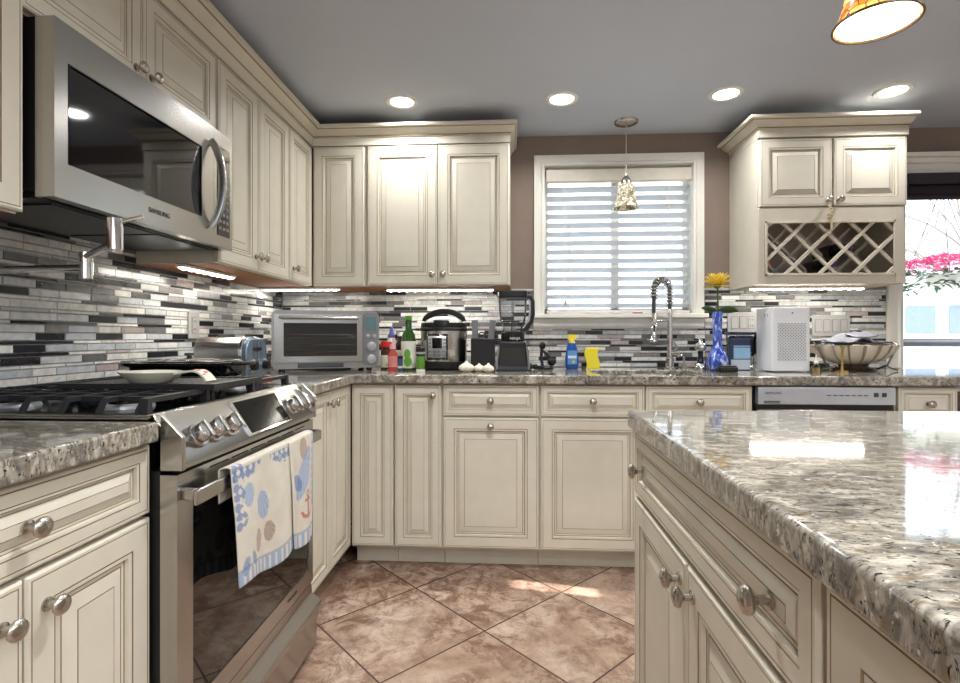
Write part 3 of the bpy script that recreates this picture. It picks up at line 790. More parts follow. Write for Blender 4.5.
for y in (-.048, .048):
    build('dial', MB().lathe([(0, 0), (.026, 0), (.026, .008), (.0, .008)], 24, close=False), CHROME, te, loc=(-.002, y, .062), rot=(0, H, 0))
    build('dial_grip', MB().lathe([(0, .008), (.019, .008), (.017, .024), (0, .025)], 20, close=False), BLACK, te, loc=(-.002, y, .062), rot=(0, H, 0))
build('base', MB().box(-.21, -.08, 0, -.01, .08, .012), BLACK, tt)
pk = MB().box(-.012, -.03, 0, .012, .03, .022)
o = tag(build('seasoning_packet', MB().box(-.008, -.036, 0, .010, .036, .022, 0).box(.0101, -.02, .004, .0108, .02, .018, 1), [M('packet_red', S(196, 44, 52), .4), WHITEPL], loc=(-.958, 2.00, CT), rot=(0, 0, .1), bevel=.002), 'small red and white packet lying in front of the toaster', 'packet')

# toaster oven, turned towards the room
ov = thing('toaster_oven', 'silver countertop toaster oven with glass door in the corner', 'toaster oven', (-1.150, 2.458, CT), math.radians(25))
OW, OD, OH = .520, .34, .305
for (x, y) in ((.05, .03), (OW-.05, .03), (.05, OD-.05), (OW-.05, OD-.05)):
    build('foot', MB().lathe([(0, 0), (.014, 0), (.016, .016), (0, .016)], 14, cx=x, cy=y, close=False), BLACK, ov)
OVS = M('oven_shell', S(150, 148, 146), .35, .85, stretch=(1, 30, 30), scale=30)
build('shell', MB().prism(rrect(0, .016, OW, OH, .03, 6), .012, OD, 'y'), OVS, ov)
m = MB(); dx0, dx1, dz0, dz1 = .055, .405, .078, .242
for q in ((.012, .05, dx0, .285), (dx1, .05, .432, .285), (dx0, .05, dx1, dz0), (dx0, dz1, dx1, .285)): m.box(q[0], 0, q[1], q[2], .012, q[3])
do = build('door', m, STEELH, ov)
build('door_glass', MB().box(dx0, .004, dz0, dx1, .010, dz1), glass_mat('oven_door_glass', (.6, .6, .6), .05), do)
build('cavity', MB().box(dx0-.0, .0135, dz0, dx1, .016, dz1), DARKG, ov)
rk = MB()
for z in (.10, .135, .17): rk.tube([(dx0+.01, .0115, z), (dx1-.01, .0115, z)], .0028, 6)
rk.tube([(dx0+.015, .0115, .172), (dx0+.035, .0115, .186), (dx1-.035, .0115, .186), (dx1-.015, .0115, .172)], .003, 6)
build('rack', rk, CHROME, ov)
build('handle', MB().tube([(.04, 0, .268), (.045, -.03, .268), (.40, -.03, .268), (.405, 0, .268)], .008, 10), STEELH, do)
build('crumb_tray', MB().box(.12, -.003, .022, .34, .02, .044), DKSTEEL, ov, bevel=.004)
pa = build('control_panel', MB().prism(rrect(.440, .03, .513, .296, .012, 4), .002, .0125, 'y'), GREYPL, ov)
build('display', MB().box(.450, -.0005, .205, .503, .0025, .275), M('lcd', S(92, 120, 126), .15), pa)
for (x, z, r) in ((.477, .125, .024), (.477, .060, .024), (.460, .178, .010), (.494, .178, .010)):
    build('dial', MB().lathe([(0, 0), (r, 0), (r*.95, .014 if r > .02 else .005), (r*.8, .016 if r > .02 else .006), (0, .016 if r > .02 else .006)], 22, close=False), SILVERPL, pa, loc=(x, .0018, z), rot=(H, 0, 0))
build('nameplate', MB().box(.20, -.0008, .262, .25, 0, .270), DKSTEEL, do)

# bottles and jars between oven and cooker
def bottle(name, label, cat, x, y, prof, mat, parts=(), group=None):
    t = thing(name, label, cat, (x, y, CT), 0, group)
    build('bottle', MB().lathe(prof, 28, close=False), mat, t, smooth=50)
    for (pn_, pp, pm) in parts: build(pn_, MB().lathe(pp, 28, close=False), pm, t, smooth=50)
    return t
GRN = M('green_bottle_glass', S(44, 84, 26), .06, trans=.25, coat=.3)
LABW = M('paper_label', S(214, 214, 202), .6)
GB2 = 'bottles and jars beside the cooker'
o = bottle('olive_oil_bottle', 'tall green olive oil bottle with white label beside the cooker', 'bottle', -.536, 2.72,
       [(0, 0), (.037, 0), (.038, .004), (.038, .155), (.034, .185), (.018, .21), (.0165, .225), (.0165, .262), (0, .262)], GRN,
       [('label', [(.0386, .012), (.0386, .150), (.0384, .151)], LABW), ('cap', [(0, .262), (.0185, .262), (.0185, .284), (0, .284)], M('green_cap', S(70, 130, 40), .35))], GB2)
lm = MB()
for (ax, az, rx, rz) in ((0, .085, .017, .026), (.004, .045, .021, .026)):
    n = 20; pt = lambda x, z: (.0390*math.sin(x/.0386), -.0390*math.cos(x/.0386), z)
    vs_ = [pt(ax, az)]+[pt(ax+q*rx*math.cos(2*PI*i/n), az+q*rz*math.sin(2*PI*i/n)) for q in (.5, 1) for i in range(n)]
    lm.add(vs_, [(0, 1+i, 1+(i+1) % n) for i in range(n)]+[(1+i, 1+n+i, 1+n+(i+1) % n, 1+(i+1) % n) for i in range(n)])
build('olive_print', lm, M('olive_print', S(96, 156, 50), .6), o)
o = bottle('seasoning_jar', 'small glass jar of green herbs with dark lid near the cooker', 'jar', -.452, 2.60,
       [(0, 0), (.021, 0), (.022, .004), (.022, .070), (.018, .080), (0, .080)], M('herb_jar', S(88, 138, 52), .15),
       [('label', [(.0223, .0), (.0223, .012), (.0221, .013)], LABW), ('lid', [(0, .080), (.0235, .080), (.0235, .118), (0, .118)], BLACK), ('lid_band', [(.0238, .088), (.0238, .098), (.0236, .099)], SILVERPL)], GB2)
bottle('sauce_bottle', 'short red sauce bottle with pink label, front of the bottle group', 'bottle', -.606, 2.66,
       [(0, 0), (.024, 0), (.025, .004), (.023, .05), (.024, .085), (.014, .105), (.014, .112), (0, .112)], M('pink_red_glass', S(176, 74, 66), .15),
       [('cap', [(0, .112), (.016, .112), (.014, .135), (0, .136)], M('pale_pink_cap', S(222, 180, 176), .4)), ('label', [(.0256, .02), (.0238, .05), (.0256, .075)], M('pink_label', S(206, 130, 122), .6))], GB2)
bottle('spice_bottle', 'brown bottle with white label and red cap beside the oven', 'bottle', -.674, 2.80,
       [(0, 0), (.028, 0), (.029, .004), (.029, .100), (.018, .118), (0, .118)], M('brown_glass', S(70, 34, 22), .1),
       [('label', [(.0294, .01), (.0294, .075), (.0292, .076)], LABW), ('cap', [(0, .118), (.03, .118), (.03, .148), (0, .148)], M('red_cap', S(196, 36, 38), .35))], GB2)
bottle('pump_bottle', 'slim bottle with blue conical cap behind the red-capped bottle', 'bottle', -.668, 2.90,
       [(0, 0), (.026, 0), (.027, .004), (.027, .15), (.016, .17), (0, .17)], M('milky_bottle', S(206, 196, 190), .3),
       [('cap', [(0, .17), (.020, .17), (.012, .20), (.008, .228), (0, .23)], M('blue_cap', S(62, 66, 134), .35))], GB2)
bottle('soy_bottle', 'dark brown sauce bottle with white cap behind the red sauce', 'bottle', -.614, 2.88,
       [(0, 0), (.026, 0), (.027, .004), (.027, .13), (.013, .155), (.013, .178), (0, .178)], M('dark_sauce', S(36, 20, 16), .08),
       [('label', [(.0274, .03), (.0274, .10), (.0272, .101)], LABW), ('cap', [(0, .178), (.015, .178), (.015, .20), (0, .20)], WHITEPL)], GB2)
bottle('spice_jar', 'squat spice jar with blue and white label, left of the olive oil', 'jar', -.579, 2.70,
       [(0, 0), (.020, 0), (.021, .004), (.021, .06), (0, .06)], M('blue_label_jar', S(66, 90, 120), .3),
       [('lid', [(0, .06), (.021, .06), (.021, .075), (0, .075)], BLACK), ('label', [(.0214, .012), (.0214, .022), (.0212, .023)], LABW)], GB2)

# pressure cooker
pc = thing('pressure_cooker', 'round steel and black electric pressure cooker with a keypad', 'cooker', (-.360, 2.80, CT))
R = .124
build('base', MB().lathe([(0, 0), (.10, 0), (R-.004, .01), (R, .03), (R, .045), (0, .045)], 48, close=False), BLACK, pc)
build('shell', MB().lathe([(R-.002, .045), (R-.001, .047), (R-.001, .205), (R-.003, .207)], 48, close=False), STEEL, pc)
build('rim', MB().lathe([(R-.004, .207), (R+.006, .207), (R+.008, .214), (R+.004, .222), (R-.02, .226), (0, .226)], 48, close=False), BLACK, pc)
build('lid', MB().lathe([(R-.002, .224), (R-.0, .232), (R-.004, .248), (R-.02, .252), (R-.022, .254)], 48, close=False), BLACK, pc)
build('lid_top', MB().lathe([(R-.024, .250), (R-.03, .262), (R-.05, .274), (.05, .282), (.02, .284), (0, .284)], 48, close=False), M('lid_grey', S(120, 120, 122), .35, .6), pc, smooth=70)
hp = [(.104*math.cos(a), 0, .252+.058*math.sin(a)) for a in [PI*(.02+.96*i/20) for i in range(21)]]
build('lid_handle', MB().sweep(hp, rrect(-.016, -.006, .016, .006, .005, 3), up=(0, 1, 0)), BLACK, pc)
build('steam_valve', MB().lathe([(0, .285), (.016, .285), (.016, .300), (.011, .304), (0, .304)], 20, close=False, cx=.0, cy=.05), BLACK, pc)
build('front_latch', MB().box(-.042, -.118, .226, .042, -.085, .262), BLACK, pc, bevel=.01)
for sx in (-1, 1): build('side_handle', MB().box(sx*.135-.018, -.03, .205, sx*.135+.018, .03, .220), BLACK, pc, bevel=.006)
def curved(x0, x1, z0, z1, off, rad=R, n=16, rr_=.0):
    mm = MB(); pts = rrect(x0, z0, x1, z1, rr_, 5) if rr_ else [(x0+(x1-x0)*i/n, z0) for i in range(n+1)]+[(x1-(x1-x0)*i/n, z1) for i in range(n+1)]
    cz = (z0+z1)/2
    if rr_:
        vs = [(x, z) for x, z in pts]
    else: vs = pts
    mm.grid(n, 2, lambda s, t: ((rad+off)*math.sin((x0+(x1-x0)*s)/rad), -(rad+off)*math.cos((x0+(x1-x0)*s)/rad), z0+(z1-z0)*t)); return mm
kp = build('keypad', curved(-.080, .036, .055, .188, .003), BLACKG, pc, solid=.002)
kp2 = build('keypad_face', curved(-.070, .026, .065, .178, .005), SILVERPL, pc, solid=.002)
build('display', curved(-.044, .006, .115, .168, .0066), BLACKG, kp2)
km = MB()
for i in range(4):
    for j in range(2): km.grid(3, 1, lambda s, t, i=i, j=j: ((R+.0066)*math.sin((-.064+i*.023+.017*s)/R), -(R+.0066)*math.cos((-.064+i*.023+.017*s)/R), .074+j*.019+.010*t))
for x in (-.064, .012):
    for j in range(3): km.grid(3, 1, lambda s, t, x=x, j=j: ((R+.0066)*math.sin((x+.014*s)/R), -(R+.0066)*math.cos((x+.014*s)/R), .118+j*.018+.010*t))
build('keypad_buttons', km, GREYPL, kp2)

# knife block
kb = thing('knife_block', 'black block with two grey-handled tools beside the cooker', 'knife block', (-.147, 2.765, CT))
build('block', MB().prism([(-.055, 0), (.055, 0), (.055, .155), (-.055, .165)], -.062, .062, 'x'), BLACK, kb, bevel=.004)
build('top_plate', MB().box(-.058, -.05, .162, .058, .05, .166), BLACKG, kb)
for (x, tl) in ((-.040, -.06), (.040, .10)):
    build('tool_handle', MB().sweep([(x, 0, .15), (x+tl*.05, -.0, .20), (x+tl*.1, 0, .262)], rrect(-.013, -.016, .013, .016, .006, 3)), GREYPL, kb)
build('scissor_ring', MB().tube([(.016*math.cos(2*PI*i/16)-.006, -.02, .182+.016*math.sin(2*PI*i/16)) for i in range(17)], .004, 8), BLACK, kb)

# garlic
def garlic(x, y, r, rz, label):
    m = MB().lathe([(0, .0), (r*.4, .0), (r*.9, r*.2), (r*1.05, r*.55), (r*.95, r*.9), (r*.6, r*1.15), (r*.3, r*1.3), (r*.16, r*1.55), (r*.14, r*1.62), (0, r*1.62)], 40, close=False,
                   fn=lambda a, z: 1+.16*abs(math.sin(a*3.5+1))-.08+.06*math.sin(a*2+z*90))
    t = thing('garlic_bulb', label, 'garlic', (x, y, CT), rz, 'garlic bulbs on the worktop')
    build('bulb', m, M('garlic_skin', S(222, 214, 198), .7, bmp=.2, bscale=120), t, smooth=60)
    build('root', MB().lathe([(0, .0), (r*.28, .0), (r*.26, .002), (0, .002)], 12, close=False), M('garlic_root', S(160, 136, 100), .8), t)
garlic(-.222, 2.600, .034, .2, 'largest garlic bulb, leftmost, in front of the cooker')
garlic(-.160, 2.615, .026, 1, 'garlic bulb second from left, before the knife block')
garlic(-.112, 2.575, .028, 2, 'garlic bulb at the right end beside the blender')

# blender
bl = thing('blender', 'black high-speed blender with tall clear jug left of the window', 'blender', (.008, 2.76, CT))
build('base', MB().prism([(-.085, 0), (.085, 0), (.082, .02), (.072, .12), (.062, .15), (-.062, .15), (-.072, .12), (-.082, .02)], -.088, .088, 'y'), BLACK, bl, bevel=.008)
build('base_trim', MB().prism([(-.089, .004), (-.086, .002), (.086, .002), (.089, .004), (.086, .03), (.079, .022), (-.079, .022), (-.086, .03)], -.0905, -.0825, 'y'), M('graphite', S(58, 60, 66), .3, .5), bl, bevel=.002)
build('front_panel', MB().prism([(-.066, .03), (.066, .03), (.060, .118), (-.060, .118)], -.0905, -.0875, 'y'), BLACKG, bl)
for sx in (-1, 1): build('side_rail', MB().sweep([(sx*.082, -.086, .008), (sx*.079, -.088, .06), (sx*.071, -.086, .125)], rrect(-.005, -.005, .005, .005, .002, 2)), GREYPL, bl)
build('collar', MB().lathe([(0, .150), (.060, .150), (.062, .155), (.060, .195), (.055, .2), (0, .2)], 32, close=False), BLACK, bl)
lettering('NINJA', .020, WHITEPL, bl, (.012, -.0635, .165))
m = MB()
for (w, z) in ((.048, .195), (.052, .225), (.064, .255), (.070, .30), (.072, .375)): m.v += [(x, y, z) for x, y in rrect(-w, -w, w, w, .022, 4)]
k = 20+4
k = len(rrect(0, 0, 1, 1, .1, 4))
for n in range(4):
    for j in range(k): m.f.append((n*k+j, n*k+(j+1) % k, (n+1)*k+(j+1) % k, (n+1)*k+j)); m.m.append(0)
m.f.append(tuple(range(k))); m.m.append(0)
jg = build('jug', m, CLEAR, bl)
build('blade_shaft', MB().lathe([(0, .2), (.010, .2), (.006, .24), (.006, .36), (0, .36)], 12, close=False).box(-.03, -.004, .25, .03, .004, .253).box(-.004, -.03, .30, .004, .03, .303), CLEAR, jg)
build('lid', MB().prism(rrect(-.076, -.076, .076, .076, .024, 5), .375, .412, 'z'), BLACK, bl, bevel=.006)
build('jug_handle', MB().sweep([(.068, 0, .385), (.095, 0, .380), (.105, 0, .36), (.106, 0, .29), (.098, 0, .255), (.068, 0, .215), (.052, 0, .205)], rrect(-.010, -.011, .010, .011, .004, 3), up=(0, 1, 0)), BLACK, jg)
build('handle_trim', MB().sweep([(.078, -.0135, .368), (.088, -.0135, .355), (.089, -.0135, .30), (.083, -.0135, .262), (.058, -.0135, .225)], rrect(-.004, -.002, .004, .002, .001, 2), up=(0, 1, 0)), SILVERPL, jg)
build('spout_lip', MB().prism([(-.072, .378), (-.094, .392), (-.096, .387), (-.076, .34)], -.012, .012, 'y'), WHITEPL, jg)

# small black gadgets right of the blender
gd = thing('charging_stand', 'small black upright gadget stand between blender and soap', 'gadget', (.183, 2.87, CT))
build('base', MB().lathe([(0, 0), (.045, 0), (.047, .006), (.04, .016), (0, .018)], 24, close=False), BLACK, gd)
build('post', MB().sweep([(-.012, 0, .012), (-.020, 0, .06), (-.016, 0, .12), (-.010, 0, .135)], rrect(-.012, -.008, .012, .008, .004, 3)), BLACK, gd)
build('arm', MB().tube([(-.018, 0, .10), (.008, -.008, .085), (.026, -.01, .060)], .007, 10), BLACK, gd)
build('head', MB().ball((-.014, 0, .125), .018, sc=(1, .8, 1.2)), BLACK, gd)
build('knob', MB().ball((.036, -.012, .040), .024, sc=(1, .9, .95)), BLACK, gd)
o = thing('black_clip', 'pair of small black clips at the foot of the blender', 'clip', (.112, 2.80, CT))
build('jaw', MB().ball((-.012, 0, .017), .017, sc=(1, 1, 1)), BLACK, o); build('jaw', MB().ball((.016, .004, .015), .015, sc=(1.1, 1, 1)), BLACK, o)

# dish soap, sponge
ds = thing('dish_soap_bottle', 'blue dish soap bottle with yellow cap beside the sink', 'bottle', (.330, 2.885, CT))
m = MB().lathe([(0, 0), (.030, 0), (.036, .006), (.037, .05), (.033, .085), (.026, .12), (.022, .14), (0, .142)], 28, close=False); m.v = [(x, y*.62, z) for x, y, z in m.v]
build('bottle', m, M('blue_soap', S(36, 84, 168), .12, coat=.3), ds, smooth=60)
m = MB().grid(10, 8, lambda s, t: ((s-.5)*.05, -.0245+.010*abs(s-.5)**1.5*1.4, .025+.075*t)); build('label', m, M('soap_label', S(96, 150, 205), .4), ds)
build('label_band', MB().grid(10, 2, lambda s, t: ((s-.5)*.046, -.0252+.010*abs(s-.5)**1.5*1.4, .058+.014*t)), WHITEPL, ds)
build('label_leaf', MB().grid(10, 2, lambda s, t: ((s-.5)*.03+.004, -.0252+.010*abs(s-.5)**1.5*1.4, .032+.012*t)), M('lime_print', S(196, 206, 60), .5), ds)
build('cap', MB().lathe([(0, .14), (.016, .14), (.016, .158), (.009, .162), (.0, .163)], 18, close=False).prism(rrect(-.024, -.010, .024, .010, .004, 3), .163, .186, 'z'), M('yellow_cap', S(232, 214, 62), .4), ds)
m = MB(); n = 24
L_ = [(-.034+.006*math.sin(i/n*2*PI+.3), .115*i/n) for i in range(n+1)]; R_ = [(.034+.006*math.sin(i/n*2*PI+.3), .115*i/n) for i in range(n+1)]
m.prism(L_+R_[::-1], -.014, .014, 'y')
tag(build('sponge', m, M('yellow_sponge', S(232, 214, 60), .9, bmp=.6, bscale=300), loc=(.436, 2.865, CT), rot=(0, 0, 0), bevel=.003), 'wavy yellow sponge standing upright behind the sink', 'sponge')

# kitchen faucet
kf = thing('kitchen_faucet', 'chrome spring-neck kitchen faucet behind the sink', 'faucet', (.868, 2.935, CT))
build('base', MB().lathe([(0, 0), (.028, 0), (.028, .006), (.022, .012), (.021, .055), (.014, .062), (0, .062)], 24, close=False), CHROME, kf)
build('post', MB().tube([(0, 0, .05), (0, 0, .325)], .0150, 16), CHROME, kf)
path = [(0, 0, .30), (0, 0, .36), (-.001, -.002, .41)]+[(-.053+.052*math.cos(a), -.04+.038*math.cos(a), .425+.056*math.sin(a)) for a in [PI*i/16 for i in range(1, 17)]]+[(-.106, -.079, .39), (-.108, -.081, .34), (-.108, -.081, .30)]
build('hose', MB().tube(path, .0105, 12), DKSTEEL, kf)
def along(path, f):
    P = [Vector(p) for p in path]; d = [0]
    for a, b in zip(P, P[1:]): d.append(d[-1]+(b-a).length)
    t = f*d[-1]
    for i in range(len(P)-1):
        if d[i+1] >= t: return P[i].lerp(P[i+1], (t-d[i])/(d[i+1]-d[i])), (P[i+1]-P[i]).normalized()
    return P[-1], (P[-1]-P[-2]).normalized()
hx = []; turns = 18; N = turns*14
for i in range(N+1):
    f = .10+.72*i/N; p, t = along(path, f); q = Vector((.6, -.8, 0)); q = (q-t*q.dot(t)).normalized(); w = t.cross(q)
    a = 2*PI*turns*i/N; hx.append(tuple(p+q*.0165*math.cos(a)+w*.0165*math.sin(a)))
build('spring', MB().tube(hx, .0050, 6), CHROME, kf)
build('spray_head', MB().lathe([(0, .145), (.020, .145), (.021, .150), (.017, .165), (.0145, .19), (.0145, .25), (.012, .258), (.010, .305), (0, .305)], 22, close=False, cx=-.108, cy=-.081), CHROME, kf)
build('spray_button', MB().box(-.112, -.0975, .20, -.104, -.094, .235), BLACK, kf, bevel=.002)
build('holder_arm', MB().tube([(0, 0, .262), (-.108, -.081, .262)], .0055, 10), CHROME, kf)
build('holder_clip', MB().lathe([(.015, .252), (.019, .252), (.019, .272), (.015, .272)], 20, close=False, cx=-.108, cy=-.081), CHROME, kf)
build('lever', MB().tube([(.010, -.01, .085), (.03, -.03, .112), (.012, -.03, .150)], .006, 10).tube([(0, -.0, .085), (.045, -.025, .085)], .013, 14), CHROME, kf)
sd = thing('soap_dispenser', 'short chrome soap pump right of the faucet lever', 'soap dispenser', (.950, 2.955, CT))
build('collar', MB().lathe([(0, 0), (.018, 0), (.018, .008), (.010, .014), (0, .014)], 18, close=False), CHROME, sd)
build('pump', MB().tube([(0, 0, .01), (0, 0, .06), (-.012, -.008, .075), (-.04, -.02, .065)], .0065, 10), CHROME, sd)

# pepper mill, vase, flower
pm = thing('pepper_mill', 'chrome waisted pepper mill left of the blue vase', 'pepper mill', (.985, 2.80, CT))
build('base', MB().lathe([(0, 0), (.029, 0), (.030, .006), (.029, .03), (.024, .036), (0, .036)], 24, close=False), CHROME, pm)
build('waist', MB().lathe([(0, .036), (.017, .036), (.012, .07), (.014, .10), (0, .10)], 24, close=False), BLACKG, pm)
build('head', MB().lathe([(0, .10), (.020, .10), (.028, .112), (.029, .125), (.024, .138), (.012, .145), (.008, .152), (.010, .160), (.006, .168), (0, .169)], 24, close=False), CHROME, pm, smooth=60)
m, nt, b = nmat('blue_swirl_glass'); vs2 = nd(nt, 'ShaderNodeMapping'); vs2.inputs['Scale'].default_value = (1.6, 1.6, .5); nt.links.new(nd(nt, 'ShaderNodeTexCoord').outputs['Object'], vs2.inputs[0])
nt.links.new(ramp(nt, noise(nt, 34, 3, 1.2, vs2.outputs[0]), [(.36, S(34, 52, 140)), (.50, S(62, 92, 190)), (.58, S(112, 140, 214)), (.68, S(206, 214, 232))]), b.inputs['Base Color'])
b.inputs['Roughness'].default_value = .08; b.inputs['Coat Weight'].default_value = .4; VBLUE = m
tag(build('vase', MB().lathe([(0, 0), (.030, 0), (.040, .006), (.050, .035), (.050, .06), (.040, .09), (.025, .115), (.022, .14), (.022, .24), (.026, .30), (.0235, .302), (.019, .24), (.019, .14), (0, .13)], 36, close=False), VBLUE, loc=(1.056, 2.76, CT), smooth=70), 'long-necked blue swirled glass vase on the worktop', 'vase')
fw = thing('sunflower', 'single yellow sunflower standing in the blue vase', 'flower', (1.056, 2.76, CT+.2))
STEMG = M('stem_green', S(60, 90, 40), .6); YEL = M('petal_yellow', S(246, 214, 84), .55)
build('stem', MB().tube([(0, 0, -.06), (.002, 0, .1), (.0, -.002, .225)], .0045, 8), STEMG, fw)
m = MB()
for ring, (n, tilt, ln, z) in enumerate(((20, -.05, .058, .236), (22, .45, .066, .240), (22, .85, .066, .244), (18, 1.2, .062, .246), (12, 1.45, .058, .246))):
    for i in range(n):
        a = 2*PI*i/n+ring*.17+random.uniform(-.08, .08); st = len(m.v); L2 = ln*random.uniform(.9, 1.08)
        pts = []
        for k in range(6):
            f = k/5; r = .012+L2*f*math.cos(tilt*(1-.15*f)); zz = z+L2*f*math.sin(tilt*(1-.15*f)); w = .0085*math.sin(PI*min(.97, f*.85+.12))
            for sgn in (-1, 1): pts.append((r, sgn*w, zz-.002*abs(sgn)))
        ca, sa = math.cos(a), math.sin(a)
        m.add([(x*ca-y*sa, x*sa+y*ca, zz) for x, y, zz in pts], [(2*k, 2*k+1, 2*k+3, 2*k+2) for k in range(5)])
build('petals', m, YEL, fw, solid=.001, smooth=60)
build('flower_head', MB().lathe([(0, .222), (.010, .222), (.022, .236), (.018, .246), (0, .250)], 20, close=False), M('sepal_green', S(108, 120, 40), .7), fw)
def leaf(m, base, ang, ln, w, droop):
    o = len(m.v); n = 8
    for k in range(n+1):
        f = k/n; r = ln*f; z = base[2]+ln*(.35*f-droop*f*f); ww_ = w*math.sin(PI*min(.985, .06+.93*f))**.8
        for sgn in (-1, 0, 1): m.v.append((base[0]+r*math.cos(ang)-sgn*ww_*math.sin(ang), base[1]+r*math.sin(ang)+sgn*ww_*.6*math.cos(ang), z-(.004 if sgn == 0 else 0)+sgn*ww_*.7*(1 if math.cos(ang) < 0 else -1)))
    for k in range(n):
        for q in range(2): m.f.append((o+k*3+q, o+k*3+q+1, o+k*3+q+4, o+k*3+q+3)); m.m.append(0)
for (a, ln, w, dr_) in ((2.75, .075, .022, .1), (-.15, .10, .026, .35)):
    m = MB(); leaf(m, (0, 0, .105), a, ln, w, dr_); build('leaf', m, STEMG, fw, solid=.001, smooth=60)

# filter pitcher
fp = thing('filter_pitcher', 'clear water filter pitcher with blue packaging and dark lid', 'pitcher', (1.255, 2.905, CT))
m = MB()
for (x0, x1, dy, z) in ((-.075, .045, .05, 0), (-.082, .055, .055, .10), (-.088, .070, .058, .185)): m.v += [(x, y, z) for x, y in rrect(x0, -dy, x1, dy, .03, 4)]
k = len(rrect(0, 0, 1, 1, .1, 4))
for n in range(2):
    for j in range(k): m.f.append((n*k+j, n*k+(j+1) % k, (n+1)*k+(j+1) % k, (n+1)*k+j)); m.m.append(0)
m.f.append(tuple(range(k))); m.m.append(0)
build('jug', m, CLEAR, fp)
build('lid', MB().prism(rrect(-.092, -.062, .074, .062, .03, 5), .185, .200, 'z'), M('navy_lid', S(40, 48, 72), .3), fp, bevel=.003)
build('handle', MB().sweep([(.058, -.0, .18), (.088, 0, .17), (.092, 0, .12), (.078, 0, .05), (.045, 0, .03)], rrect(-.009, -.006, .009, .006, .003, 2), up=(0, 1, 0)), CLEAR, fp)
build('reservoir', MB().box(-.07, -.04, .09, .03, .04, .18), M('filter_blue', S(46, 66, 104), .3), fp, bevel=.006)
bx_ = thing('filter_box', 'pale blue and navy filter carton leaning against the pitcher', 'box', (1.192, 2.822, CT), .05)
build('carton', MB().box(-.052, -.012, 0, .052, .012, .165), M('navy_carton', S(44, 56, 84), .45), bx_, bevel=.001)
build('label', MB().box(-.036, -.0132, .060, .050, -.0122, .118).box(-.036, -.0132, .122, .050, -.0122, .128), M('pale_blue_print', S(150, 190, 222), .5), bx_)
build('lower_panel', MB().box(-.05, -.0132, .004, .050, -.0122, .055), M('pale_panel', S(196, 206, 216), .5), bx_)
cb = thing('black_case', 'small flat black case lying in front of the vase', 'case', (1.062, 2.655, CT), .12)
build('case', MB().box(-.047, -.022, 0, .047, .022, .026), BLACK, cb, bevel=.006)
build('lid_flap', MB().box(-.040, -.020, .0262, .040, .012, .033), BLACK, cb, bevel=.003)

# air purifier
ap_ = thing('air_purifier', 'white box air purifier with perforated grille on the worktop', 'air purifier', (1.378, 2.76, CT))
hw, hd = .095, .085
build('body', MB().prism(rrect(-hw, -hd, hw, hd, .016, 5), 0.004, .322, 'z'), WHITEPL, ap_, bevel=.004)
m = MB()
build('grille', MB().box(-.066, -hd-.002, .055, .072, -hd+.001, .245), M('grille_white', S(206, 208, 212), .45), ap_, bevel=.001)
hm = MB()
for i in range(17):
    for j in range(23):
        if (i+j) % 2 == 0:
            x, z = -.060+i*.0078, .062+j*.0080; st = [(x+.0030*math.cos(PI/3*q), -hd-.0024, z+.0030*math.sin(PI/3*q)) for q in range(6)]; hm.add(st, [tuple(range(6))])
gp = build('grille_holes', hm, GREYPL, ap_.children[-1] if False else ap_)
gp['kind'] = 'stuff'
tri = MB(); tri.add([(-.045, -hd-.0006, .250), (.055, -hd-.0006, .250), (.006, -hd-.0006, .290)], [(0, 1, 2)])
build('power_mark', MB().lathe([(0, 0), (.004, 0), (.004, .001), (0, .001)], 12, close=False), DKSTEEL, ap_, loc=(.006, -hd-.0002, .292), rot=(H, 0, 0))
build('side_mark', MB().box(-hw-.0006, -.05, .275, -hw+.0004, -.044, .29).box(-hw-.0006, -.02, .275, -hw+.0004, -.014, .29), GREYPL, ap_)
build('top_vent', MB().box(-.06, -.05, .3225, .06, .05, .325), WHITEPL, ap_)

# shell bowl with papers
bw = thing('shell_bowl', 'cream scalloped bowl on a dark metal stand, right end of worktop', 'bowl', (1.765, 2.825, CT))
m = MB().lathe([(0, .034), (.07, .035), (.115, .046), (.150, .066), (.176, .095), (.190, .124), (.194, .131), (.187, .131), (.170, .098), (.145, .072), (.11, .054), (0, .043)], 96, close=False, fn=lambda a, z: 1+.13*(abs(math.cos(a*8))-.5)*min(1, max(0, z-.034)/.05))
m.v = [(x, y*.78, z) for x, y, z in m.v]
for i in range(96):
    if i % 6 == 3:
        for p in range(1, 6): m.m[i*11+p] = 1  # browner material slot along the flute valleys
build('bowl', m, [M('shell_cream', S(206, 196, 180), .3), M('flute_brown', S(146, 126, 106), .4)], bw, smooth=35)
m = MB().lathe([(0, 0), (.075, 0), (.085, .006), (.07, .014), (.05, .020), (.055, .034), (0, .034)], 48, close=False, fn=lambda a, z: 1+.05*math.cos(a*12)); m.v = [(x*1.25, y, z) for x, y, z in m.v]
st_ = build('stand', m, M('tarnished_silver', S(118, 104, 96), .3, .9), bw)
SCM = M('scroll_silver', S(140, 130, 124), .25, .9)
for sx in (-1, 1):
    sc = MB().tube([(sx*.10, -.02, .006), (sx*.15, -.03, .03), (sx*.185, -.03, .10), (sx*.205, -.02, .135), (sx*.196, 0, .145), (sx*.182, .0, .128)], .005, 8)
    sc.tube([(sx*.10, -.02, .006), (sx*.12, -.06, .03), (sx*.16, -.05, .012), (sx*.19, -.045, .006)], .004, 8)
    build('scroll_handle', sc, SCM, bw)
